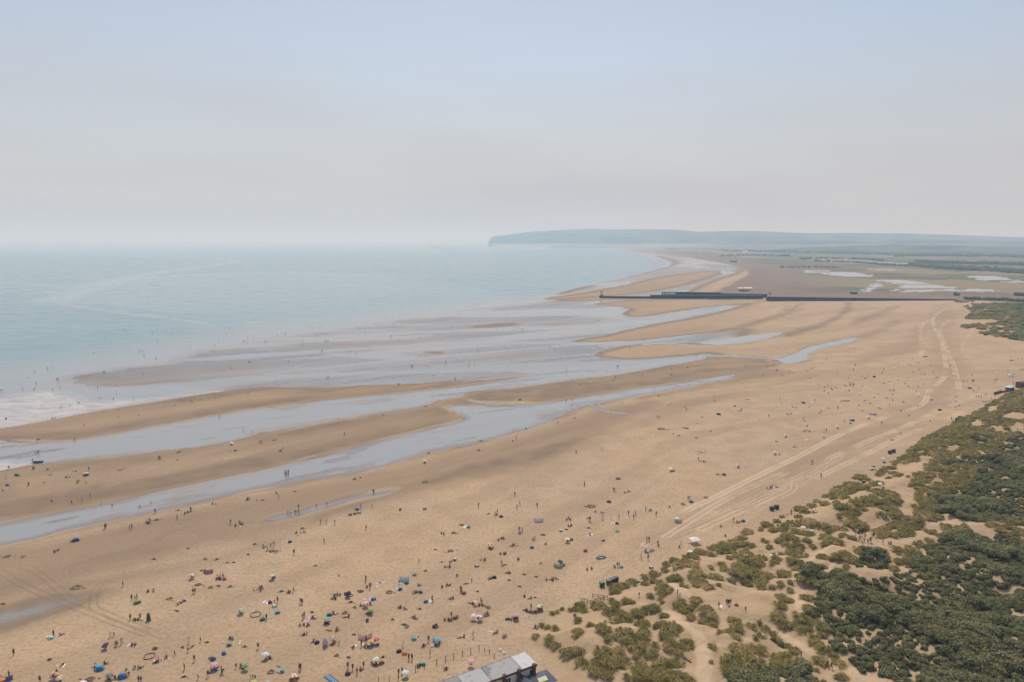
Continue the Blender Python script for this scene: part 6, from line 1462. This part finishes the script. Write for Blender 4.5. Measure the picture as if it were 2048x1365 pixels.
def put_beach():
    X, Y, Z = terrain_px(np.array([b["px"] for b in BEACH]), np.array([b["py"] for b in BEACH]))
    people = []
    for b, x, y, z in zip(BEACH, X, Y, Z):
        b["x"], b["y"], b["z"] = float(x), float(y), float(z); b["d"] = math.sqrt(x * x + y * y + (CAMH - z) ** 2)
        b["ppm"] = FPX / b["d"]; b["o"] = None
        if b["k"] in PK: people.append(b)
    people.sort(key=lambda b: b["d"] * (1.0 if b["k"] in "PAKB" else 1.12))
    far = people[300:]; farset = set(id(b) for b in far)
    for b in BEACH:
        k, c = b["k"], b["c"]; loc = (b["x"], b["y"], b["z"]); rz = RP.uniform(0, 6.28); w = (b["w"] or 0) / b["ppm"]
        if id(b) in farset: continue
        if k in PK:
            kind = {'P': RP.choice(['stand', 'stand', 'akimbo', 'walk']), 'A': 'akimbo', 'K': 'walk', 'C': RP.choice(['stand', 'walk']), 'S': 'sit', 'N': RP.choice(['knees', 'knees', 'sit']), 'L': 'lie', 'B': 'bend', 'G': 'kneel'}[k]
            s = RP.uniform(0.94, 1.06) * (0.74 if k == 'C' else 1.0) * 0.98
            zz = b["z"] + (0.03 if k in "SNL" else 0.0)
            b["o"] = person(kind, (b["x"], b["y"], zz), rz, s, c)
        elif k == 'T':
            w = max(w * 0.80, 1.25); tall = w < 1.6 and b["c"] in ("darkgreen", "lilac/grey")
            b["o"] = tent(loc, RP.uniform(-0.9, 0.9) + math.pi * RP.choice([0, 0, 1]), w, c, 1.9 if "tall" in (b["lab"] or "") else None)
        elif k == 'U':
            flat = "tilted" in (b["lab"] or ""); h = 1.15 if flat else 1.3
            x, y = ground_from_px(b["px"], b["py"], b["z"] + h)
            b["x"], b["y"] = float(x), float(y)
            zz = float(dune_height(np.array([b["x"]]), np.array([b["y"]]))[0])
            b["o"] = umbrella((b["x"], b["y"], zz), c, 0.80, (RP.uniform(-.32, .32), RP.uniform(-.25, .25)), h + 0.12)
        elif k == 'W': b["o"] = windbreak(loc, RP.uniform(-.25, .25), max(w, 2.2), c, 1.7 if "tall" in (b["lab"] or "") else 1.05)
        elif k == 'O': b["o"] = towel(loc, RP.uniform(-0.5, 0.9), c, max(2.1, min(w, 3.2)) if w else 2.1, 1.35 if w else 1.15)
        elif k == 'M': b["o"] = bag(loc, rz, c, RP.uniform(0.36, 0.5))
        elif k == 'H':
            s = max(0.5, w * 0.40); b["o"] = from_mesh("dug_sand_hole", RP.choice(HOLES), None, loc, RP.uniform(-.4, .4), (s, s * 0.9, 0.9))
        elif k == 'R':
            s = w / 2; b["o"] = from_mesh("dug_sand_ring", RING, None, loc, 0, (s, s, 1.6))
    # the rest of the people, too far and small to tell their parts
    kinds = ['stand', 'walk', 'akimbo']; upr = [b for b in far if b["k"] in "PAKCB"]; low = [b for b in far if b["k"] not in "PAKCB"]
    for nm, L, ks in (("distant_standing_people", upr, kinds), ("distant_seated_people", low, ['sit', 'knees'])):
        if L: instances(nm, [FARBODY[k] for k in ks], [(b["x"], b["y"], b["z"]) for b in L], [(0.8 if b["k"] == 'C' else 1.05) * RP.uniform(.95, 1.05) for b in L], [RP.uniform(0, 6.28) for _ in L])
    # labels
    marks = [(x, y, "the " + w, 1.0) for x, y, w in MARKS]
    for b in BEACH:
        if b["lab"]:
            short = " ".join(b["lab"].split()[:9])
            for cut in (" near ", " with ", " beside ", " over ", " standing ", " alone", " on ", " below", " above", " left", " right", " in ", " at ", " between", " under", " touching", ",", " lying", " cut", " just", " tucked", " far ", " among", " , ", " half"):
                i = short.find(cut)
                if i > 8: short = short[:i]
            b["short"] = short.strip(" ,")
    names = {}
    for b in BEACH:
        if b["lab"]: names.setdefault(b["short"], []).append(b)
    for sname, L in names.items():
        if len(L) == 1: marks.append((L[0]["px"], L[0]["py"], "the " + sname, 0.55))
    marks += [(1387, 1078, "the white gazebo", 0.5), (1215, 1165, "the dark green bins", 0.6), (1000, 1330, "the flat-roofed building", 0.7), (1190, 1200, "the low paling fence", 0.6), (950, 1305, "the row of fence posts", 0.7), (75, 922, "the black inflatable boat", 0.5), (2020, 778, "the red kiosk", 0.6), (13, 840, "the red flag", 0.6)]
    def describe(b):
        k, c = b["k"], b["c"]
        if k in PK:
            if not c: return WORDS_K[k]
            return WORDS_K[k].replace("person", "person in " + cw(c), 1) if "person" in WORDS_K[k] else WORDS_K[k] + " in " + cw(c)
        return (cw(c) + " " if c else "") + WORDS_K[k]
    todo = {}
    for b in BEACH:
        if b["o"] is None: continue
        g = GROUPS.get(b["k"], GROUPS["P"] if b["k"] in "PAKCBG" else GROUPS["S"] if b["k"] in "SNL" else GROUPS["H"])
        b["o"]["group"] = g; b["o"]["category"] = CATS[b["k"]]
        if b["lab"]: b["o"]["label"] = b["lab"]; continue
        best = min(marks, key=lambda m: math.hypot(m[0] - b["px"], 1.6 * (m[1] - b["py"])) * m[3] + 4)
        dx, dy = b["px"] - best[0], b["py"] - best[1]
        rel = ("right of" if dx > 0 else "left of") if abs(dx) > 1.5 * abs(dy) else ("beyond" if dy < 0 else "in front of")
        if math.hypot(dx, dy) < 15: rel = "close " + rel
        todo.setdefault((describe(b), rel, best[2]), []).append(b)
    for (desc, rel, lm), L in todo.items():
        L.sort(key=lambda b: b["px"])
        for i, b in enumerate(L):
            if len(L) == 1: t = f"{desc} {rel} {lm}"
            elif i == len(L) - 1: t = f"{desc}, rightmost of {NUMW[min(len(L), 12)]}, {rel} {lm}"
            else: t = f"{desc}, {ORD[min(i, 9)]}, {rel} {lm}"
            q = t.split()
            if len(q) > 16:
                t = t.replace("person sitting with knees up", "seated person").replace("person sitting on the sand", "sitter").replace("small standing figure", "small figure").replace(" from left", ""); q = t.split()
            if len(q) > 16: t = t.replace(" the ", " ").replace("sitting on sand", "sitting"); q = t.split()
            b["o"]["label"] = " ".join(q[:16])
    seen = {}
    for b in BEACH:
        if b["o"] is not None: seen.setdefault(b["o"]["label"].lower(), []).append(b)
    return {k: v for k, v in seen.items() if len(v) > 1}
_dupes = put_beach()

# ------------------------------------------------------------------ single things of the place
def at_px(px, py, extra=0.0):
    x, y, z = terrain_px(np.array([px], float), np.array([py], float)); return Vector((float(x[0]), float(y[0]), float(z[0]) + extra))

def gazebo():
    r = empty("gazebo", at_px(1389, 1087), 0.35); w, h, e = 2.7, 1.95, 1.25; m = MB(); n = 6; a = w / 2
    P = [(-a, -a, e), (a, -a, e), (a, a, e), (-a, a, e)]
    for i in range(4):
        p, q = Vector(P[i]), Vector(P[(i + 1) % 4]); top = Vector((0, 0, h)); mid = (p + q) / 2 + Vector((0, 0, 0.10))
        m.add([p, mid, top], [(0, 1, 2)]); m.add([mid, q, top], [(0, 1, 2)])
    m.obj("canopy", [cmat("white")], r)
    m = MB()
    for i in range(4):
        p, q = Vector(P[i]), Vector(P[(i + 1) % 4]); m.add([p, q, q - Vector((0, 0, .16)), p - Vector((0, 0, .16))], [(0, 1, 2, 3)])
    m.obj("valance", [cmat("white")], r)
    for p in P:
        m = MB(); m.tube((p[0] * 1.08, p[1] * 1.08, 0), (p[0] * 0.98, p[1] * 0.98, e), 0.03, 5); m.obj("leg", [M_STEEL], r)
    thing(r, "white pointed gazebo on four legs near the edge of the dunes", "gazebo")
gazebo()

def bins():
    g1 = plain("green_bin_plastic", (0.018, 0.075, 0.052), 0.5, 0.1, 0.5); g2 = plain("dark_bin_plastic", (0.016, 0.022, 0.032), 0.5, 0.1, 0.5); rub = plain("rubber", (0.02, 0.02, 0.02), 0.8)
    def one(px, py, mt, w, label, rz):
        r = empty("wheeled_bin", at_px(px, py), rz); h = 1.2; d = 0.95
        m = MB(); m.rings([[(-w * .44, -d * .42, .15), (w * .44, -d * .42, .15), (w * .44, d * .42, .15), (-w * .44, d * .42, .15)], [(-w / 2, -d / 2, h), (w / 2, -d / 2, h), (w / 2, d / 2, h), (-w / 2, d / 2, h)]]); m.obj("body", [mt], r)
        m = MB(); m.rings([[(-w * .53, -d * .55, h + .01), (w * .53, -d * .55, h + .01), (w * .53, d * .55, h + .01), (-w * .53, d * .55, h + .01)], [(-w * .5, -d * .5, h + .1), (w * .5, -d * .5, h + .1), (w * .5, d * .4, h + .2), (-w * .5, d * .4, h + .2)]]); m.obj("lid", [mt], r)
        for sx in (-1, 1):
            for sy in (-1, 1):
                m = MB(); m.tube((sx * w * .36 - .03, sy * d * .33, .09), (sx * w * .36 + .03, sy * d * .33, .09), .09, 8); m.obj("wheel", [rub], r)
        thing(r, label, "bin", "wheeled bins along the foot of the dunes")
    one(1204, 1174, g1, 1.25, "green wheeled bin standing a little apart at the left end of its row", 0.3)
    one(1217.5, 1169.5, g1, 1.3, "green wheeled bin, second in its row, next to the dark ones", 0.3)
    one(1224.5, 1166.5, g2, 1.2, "dark wheeled bin in the middle of the row by the dune grass", 0.35)
    one(1231.5, 1163.5, g2, 1.3, "dark navy wheeled bin at the right end of its row by the grass", 0.35)
    one(1543.5, 1021.5, g2, 1.3, "left bin of the dark pair on bare sand left of the standing person", 0.4)
    one(1553, 1018.5, g2, 1.4, "right bin of the dark pair on bare sand left of the standing person", 0.4)
    one(1779.5, 908, g2, 1.6, "left of two dark bins touching at the foot of the dunes, mid distance", 0.5)
    one(1787, 905.5, g2, 1.6, "right of two dark bins touching at the foot of the dunes, mid distance", 0.5)
    one(1913.5, 841.5, g1, 1.6, "left of two green bins far along the foot of the dunes", 0.5)
    one(1919, 838, g1, 1.6, "right of two green bins far along the foot of the dunes", 0.5)
    for i in range(4): one(1990 + i * 3.6, 789.5 - i * 1.1, g2, 1.6, ("leftmost", "second", "third", "rightmost")[i] + " dark bin of the four in a row left of the red kiosk", 0.5)
bins()

def posts_fence():
    """The row of posts and wire running up the sand beside the flat-roofed building."""
    wood = plain("weathered_post", (0.10, 0.075, 0.055), 0.9, 0.25)
    o = at_px(947, 1308); r = empty("beach_fence", o); pts = []
    for ox, sc, L in ((580, 6.35, [(1125, 1375), (1262, 1370), (1375, 1332), (1490, 1278), (1597, 1230), (1708, 1192), (1863, 1140), (1977, 1100)]), (860, 6.35, [(303, 1068), (413, 1032), (517, 998), (625, 962), (692, 975), (755, 996), (815, 1053)])):
        for X, Y in L: pts.append(at_px(ox + X / sc, 1150 + Y / sc) - o)
    tops = []
    for i, p in enumerate(pts):
        h = 1.35 if i < 12 else 0.85; ln = RP.uniform(-.1, .1)
        m = MB(); t = p + Vector((ln, RP.uniform(-.08, .08), h)); m.tube(p - Vector((0, 0, .3)), t, 0.075, 6); m.obj("post", [wood], r); tops.append(t)
    m = MB()
    for a, b in zip(tops, tops[1:]):
        for k in (0.12, 0.5): m.tube(a - Vector((0, 0, k)), b - Vector((0, 0, k)), 0.012, 3)
    m.obj("wire", [M_STEEL], r)
    thing(r, "line of leaning wooden posts and wire on sand behind the flat-roofed building", "fence")
    o = at_px(1185, 1203); r = empty("paling_fence", o)
    def run(L, h):
        P = [at_px(1080 + X / 6.35, 1150 + Y / 6.35) - o for X, Y in L]
        for p in P:
            m = MB(); m.tube(p - Vector((0, 0, .3)), p + Vector((0, 0, h)), 0.07, 6); m.obj("post", [wood], r)
        for a, b in zip(P, P[1:]):
            for z in (0.35, 0.85): 
                m = MB(); d = b - a; m.box((a + b) / 2 + Vector((0, 0, z)), (d.length, 0.05, 0.09), math.atan2(d.y, d.x), tilt=(0, -math.atan2(d.z, math.hypot(d.x, d.y)), 0)); m.obj("rail", [wood], r)
    run([(520, 348), (560, 352), (600, 360), (640, 370), (700, 360), (765, 338), (815, 318)], 1.15); run([(668, 290), (740, 298), (800, 308), (855, 312)], 1.05)
    thing(r, "low brown post and rail fence where the sand meets the dune grass", "fence")
    o = at_px(1565, 1035); r = empty("dune_rail_fence", o)
    P = [at_px(1480 + X / 6.35, 950 + Y / 6.35) - o for X, Y in ((545, 530), (600, 522), (650, 508), (690, 515))]
    for p in P:
        m = MB(); m.tube(p - Vector((0, 0, .3)), p + Vector((0, 0, .8)), 0.07, 6); m.obj("post", [wood], r)
    for a, b in zip(P, P[1:]):
        m = MB(); m.tube(a + Vector((0, 0, .6)), b + Vector((0, 0, .6)), 0.06, 5); m.obj("rail", [wood], r)
    thing(r, "short dark rail on stumps at the dune edge beside a standing person", "fence")
    r = empty("fallen_log", at_px(1080 + 1878 / 6.35, 1150 + 1095 / 6.35), -0.9)
    m = MB(); m.tube((-0.9, 0, .14), (0.9, 0, .12), .15, 8, 0, .11); m.obj("trunk", [wood], r); m = MB(); m.tube((0.2, 0, .2), (0.5, .35, .45), .05, 5, 0, .03); m.obj("branch_stub", [wood], r)
    thing(r, "short brown log lying on sand beside the forked path", "log")
    r = empty("path_sign", at_px(1220, 1180)); m = MB(); m.tube((0, 0, -.3), (0, 0, 2.2), .06, 6); m.obj("post", [wood], r)
    m = MB(); m.box((0, -.07, 1.8), (.7, .04, .6)); m.obj("panel", [plain("faded_red_board", (0.22, 0.07, 0.06), 0.7)], r)
    thing(r, "brown sign post with faded red board in front of the bins", "sign")
    r = empty("beach_flag", at_px(12, 849)); m = MB(); m.tube((0, 0, -.3), (0, 0, 3.4), .04, 6); m.obj("pole", [M_STEEL], r)
    m = MB(); m.add([(0, 0, 3.35), (.5, .05, 3.25), (.95, 0, 2.9), (.8, .06, 2.5), (.35, 0, 2.3), (0, 0, 2.2)], [(0, 1, 2, 3, 4, 5)]); m.obj("flag", [cmat("red")], r)
    thing(r, "red flag on a pole in the white foam at the left", "flag")
posts_fence()

def boat_and_kiosk():
    o = at_px(76, 926); r = empty("inflatable_boat", o, 0.15); rub = plain("black_rubber", (0.02, 0.022, 0.026), 0.5, 0.1, 0.5)
    m = MB(); P = [Vector((math.cos(t) * 1.7 * (1.15 if math.cos(t) > 0 else 1), math.sin(t) * 0.75, 0.34 + 0.22 * abs(math.cos(t)) ** 3)) for t in np.linspace(0, 2 * math.pi, 17)]
    for a, b in zip(P, P[1:]): m.tube(a, b, .24, 7)
    m.obj("tube", [rub], r, smooth=True)
    m = MB(); m.box((0, 0, .14), (3.0, 1.3, .06)); m.obj("floor", [cmat("white")], r)
    m = MB(); m.box((-.2, 0, .42), (.3, 1.3, .06)); m.box((.8, 0, .42), (.3, 1.2, .06)); m.obj("seat", [rub], r)
    thing(r, "black inflatable boat with white floor at the water's edge on the left", "boat")
    o = at_px(1202, 1117); r = empty("inflatable_dinghy", o, 0.3); m = MB()
    P = [Vector((math.cos(t) * 1.35, math.sin(t) * 0.6, 0.25 + 0.1 * math.cos(t) ** 2)) for t in np.linspace(0, 2 * math.pi, 15)]
    for a, b in zip(P, P[1:]): m.tube(a, b, .2, 7)
    m.obj("tube", [cmat("greyblue")], r, smooth=True); m = MB(); m.box((0, 0, .12), (2.3, 1.0, .06)); m.obj("floor", [cmat("palegrey")], r)
    thing(r, "grey-blue inflatable dinghy lying on dry sand among the bathers", "boat")
    # lifeguard kiosk at the right edge
    redm = plain("red_painted_boards", (0.46, 0.075, 0.045), 0.6); blu = plain("blue_panel", (0.05, 0.10, 0.25), 0.6); brn = plain("brown_boards", (0.17, 0.09, 0.065), 0.8)
    r = empty("lifeguard_kiosk", at_px(2019, 783), 0.5)
    m = MB(); m.box((0, 0, 1.3), (4.6, 2.6, 2.6)); m.obj("wall", [blu], r)
    m = MB(); m.rings([[(-2.7, -1.7, 2.61), (2.7, -1.7, 2.61), (2.7, 1.7, 2.61), (-2.7, 1.7, 2.61)], [(-1.2, -.4, 3.6), (1.2, -.4, 3.6), (1.2, .4, 3.6), (-1.2, .4, 3.6)]]); m.obj("roof", [cmat("white")], r)
    for x in (-1.3, 1.3): m = MB(); m.box((x, -1.31, 1.5), (1.1, .06, .9)); m.obj("hatch", [cmat("black")], r)
    m = MB(); m.box((-5.2, 0, 0.55), (5.4, .5, 1.1)); m.obj("barrier", [redm], r)
    thing(r, "blue kiosk with a white hipped roof and a long red barrier at its left", "kiosk")
    r = empty("brown_hut", at_px(2040, 776), 0.4); m = MB(); m.box((0, 0, 1.6), (4.4, 3.2, 3.2)); m.obj("wall", [brn], r)
    m = MB(); m.rings([[(-2.5, -1.9, 3.21), (2.5, -1.9, 3.21), (2.5, 1.9, 3.21), (-2.5, 1.9, 3.21)], [(-2.4, -.1, 3.9), (2.4, -.1, 3.9), (2.4, .1, 3.9), (-2.4, .1, 3.9)]]); m.obj("roof", [plain("brown_felt", (0.11, 0.075, 0.065), 0.9)], r)
    m = MB(); m.box((.6, -1.61, 1.0), (1.0, .06, 2.0)); m.obj("door", [cmat("brown")], r)
    thing(r, "small brown hut on the sand at the right edge, behind the kiosk", "hut")
    # blue matting at the bottom edge
    a, b, c = at_px(647, 1354), at_px(658, 1350), at_px(688, 1372); d = (c - b); L = d.length; w = (b - a).length; rz = math.atan2(d.y, d.x)
    r = empty("beach_access_mat", (a + b) / 2 + d / 2 + Vector((0, 0, .06)), rz); bl = plain("blue_matting", (0.055, 0.105, 0.17), 0.8, 0.2)
    m = MB(); m.box((0, 0, 0), (L, w * 1.2, .06)); m.obj("matting", [bl], r)
    for k in (-.12, .22): m = MB(); m.box((0, w * k, .035), (L * .995, .12, .02)); m.obj("stripe", [cmat("paleblue")], r)
    thing(r, "slate blue mat with two pale stripes leading off the bottom edge", "mat")
boat_and_kiosk()

def club_building():
    """Long flat-roofed block seen from behind and above, its roof in four bays with standing water."""
    zr = 4.2
    def at(px, py, z=zr): x, y = ground_from_px(px, py, z); return Vector((float(x), float(y), 0))
    A, B, Cc = at(1050, 1305), at(1084.5, 1325), at(876, 1366)      # far right corner, near right corner, a point down the far edge
    ax = (Cc - A).normalized(); wv = (B - A); ay = Vector((-ax.y, ax.x, 0));
    if ay.dot(wv) < 0: ay = -ay
    wid = wv.dot(ay); L = 44.0
    r = empty("flat_roofed_building", A, math.atan2(ax.y, ax.x)); fl = 1 if ay.dot(Vector((-ax.y, ax.x, 0))) > 0 else -1
    wallm = plain("white_painted_brick", (0.62, 0.61, 0.58), 0.8, 0.12, scale=1.5); trim = plain("dark_brown_fascia", (0.10, 0.05, 0.045), 0.7); pipe = plain("brick_red", (0.13, 0.055, 0.042), 0.85, 0.2, scale=5)
    glass = plain("dark_window_glass", (0.025, 0.03, 0.035), 0.15, 0.05, 0.6)
    def rb(name, c, pud):
        m, n, l, p = new_mat(name); h = NB(n, l); P = h.pos()
        a = h.noise(P, 0.35, 4, 0.6); b = h.noise(P, 2.2, 4, 0.6)
        k = h.mix(h.rng(b, 0.35, 0.7, 0, 0.35), c, tuple(v * 0.6 for v in c)); f = h.rng(a, 0.60 - pud, 0.66 - pud)
        k = h.mix(f, k, (0.075, 0.07, 0.09)); l.new(k, p.inputs["Base Color"]); l.new(h.math('SUBTRACT', 0.9, h.math('MULTIPLY', f, 0.55)), p.inputs["Roughness"])
        return m
    J = [(at(*q) - A).dot(ax) for q in ((1022, 1314.6), (962, 1336.8), (914, 1352.5))]
    bays = [(0, J[0], rb("pale_roof_coating", (0.53, 0.52, 0.51), -0.04)), (J[0], J[1], rb("grey_roof_felt", (0.34, 0.335, 0.315), 0.12)), (J[1], J[2], rb("light_grey_roof_felt", (0.38, 0.375, 0.36), -0.05)), (J[2], J[2] + 9, rb("stained_roof_felt", (0.27, 0.255, 0.25), 0.16)), (J[2] + 9, L, rb("old_roof_felt", (0.33, 0.30, 0.27), 0.0))]
    m = MB(); m.box((L / 2, fl * wid / 2, zr / 2 - .3), (L - .4, wid - .4, zr + .3)); m.obj("wall", [wallm], r)
    for i, (s, e, mt) in enumerate(bays):
        m = MB(); m.box(((s + e) / 2, fl * wid / 2, zr - .06 + (.05 if i == 0 else 0)), (e - s - .05, wid, .22)); m.obj("roof_bay", [mt], r)
        m = MB(); m.box((e, fl * wid / 2, zr + .10), (.12, wid, .10)); m.obj("roof_joint", [mt], r)
    m = MB(); m.box((L / 2, fl * (wid + .08), zr - .12), (L, .12, .42)); m.obj("fascia", [trim], r)
    m = MB(); m.box((L / 2, -fl * .08, zr - .10), (L, .12, .36)); m.obj("fascia", [cmat("grey")], r)
    for x in np.arange(1.5, L, 2.1):
        m = MB(); m.tube((x, -fl * .1, zr + .05), (x, -fl * .1, zr + .42), .05, 5); m.obj("roof_post", [M_STEEL], r)
    for x in ((at(*q) - A).dot(ax) for q in ((1069, 1334), (1039, 1345), (1010, 1356), (960, 1375), (910, 1395))):
        m = MB(); m.box((x, fl * (wid + .28), zr / 2 + .15), (.6, .5, zr + .6)); m.box((x, fl * (wid + .28), zr + .48), (.72, .6, .1)); m.obj("chimney", [pipe], r)
    for x in (1.0, 4.0, 6.6, 10.2, 13.0, 17.0, 20.5, 24.5, 28.5, 33, 38):
        m = MB(); m.box((x, fl * (wid - .17), zr - 1.35), (1.3, .12, 1.1)); f = m.obj("window", [cmat("white")], r)
        for k in (-.31, .31):
            m = MB(); m.box((x + k, fl * (wid - .10), zr - 1.35), (.52, .06, .9)); m.obj("pane", [glass], f)
    thing(r, "long white building with flat grey roof in bays, stained by standing water", "building")
    # the hipped annexe in front of its right end
    D = at(1083, 1358, 2.3); r2 = empty("slate_roofed_annexe", D, math.atan2(ax.y, ax.x)); slate = plain("blue_grey_slate", (0.085, 0.095, 0.12), 0.6, 0.2, scale=4)
    m = MB(); m.box((0, 0, 1.0), (4.4, 3.6, 2.6)); m.obj("wall", [wallm], r2)
    m = MB(); m.rings([[(-2.5, -2.1, 2.31), (2.5, -2.1, 2.31), (2.5, 2.1, 2.31), (-2.5, 2.1, 2.31)], [(-1.2, -.1, 3.1), (1.2, -.1, 3.1), (1.2, .1, 3.1), (-1.2, .1, 3.1)]]); m.obj("roof", [slate], r2)
    m = MB(); m.box((0.3, fl * 0.85, 2.86), (2.0, 1.0, .06), 0, 0, (-fl * 0.38, 0, 0)); m.obj("skylight", [plain("yellowed_skylight", (0.66, 0.58, 0.40), 0.4)], r2)
    for k in (-1.5, 1.5): m = MB(); m.box((k * .7, fl * 1.82, 1.3), (.9, .08, .9)); m.obj("window", [glass], r2)
    thing(r2, "small white annexe with hipped slate roof and pale skylight beside the flat-roofed building", "building")
    E = at(1054, 1368, 2.3); r3 = empty("gabled_porch", E, math.atan2(ax.y, ax.x) + math.pi / 2)
    m = MB(); m.box((0, 0, 1.0), (3.2, 2.6, 2.4)); m.obj("wall", [wallm], r3)
    m = MB(); m.add([(-1.8, -1.6, 2.15), (1.8, -1.6, 2.15), (1.8, 1.6, 2.15), (-1.8, 1.6, 2.15), (-1.8, 0, 3.1), (1.8, 0, 3.1)], [(0, 1, 5, 4), (2, 3, 4, 5), (0, 4, 3), (1, 2, 5)]); m.obj("roof", [slate], r3)
    m = MB(); m.box((1.61, 0, 1.0), (.06, .9, 1.9)); m.obj("door", [cmat("brown")], r3)
    thing(r3, "little gabled porch with slate roof at the bottom edge by the annexe", "building")
club_building()
print("labels shared:", {k: len(v) for k, v in _dupes.items()})
# ------------------------------------------------------------------ the air: one even box of haze round everything
def build_haze():
    m = bpy.data.materials.new("sea_haze"); m.use_nodes = True
    nt = m.node_tree; nt.nodes.clear()
    o = nt.nodes.new("ShaderNodeOutputMaterial"); v = nt.nodes.new("ShaderNodeVolumePrincipled")
    v.inputs["Color"].default_value = (0.52, 0.76, 1.0, 1)
    v.inputs["Density"].default_value = HAZE
    v.inputs["Absorption Color"].default_value = (1, 1, 1, 1)
    v.inputs["Anisotropy"].default_value = 0.15
    nt.links.new(v.outputs[0], o.inputs["Volume"])
    a, b, c, d, z0, z1 = -62000, 66000, -3000, 58000, -3.0, HAZE_TOP
    vs = [(x, y, z) for z in (z0, z1) for y in (c, d) for x in (a, b)]
    fs = [(0, 2, 3, 1), (4, 5, 7, 6), (0, 1, 5, 4), (2, 6, 7, 3), (0, 4, 6, 2), (1, 3, 7, 5)]
    h = mesh_obj("haze", vs, fs, [m]); h["kind"] = "stuff"
HAZE, HAZE_TOP = 0.000155, 345.0
build_haze()
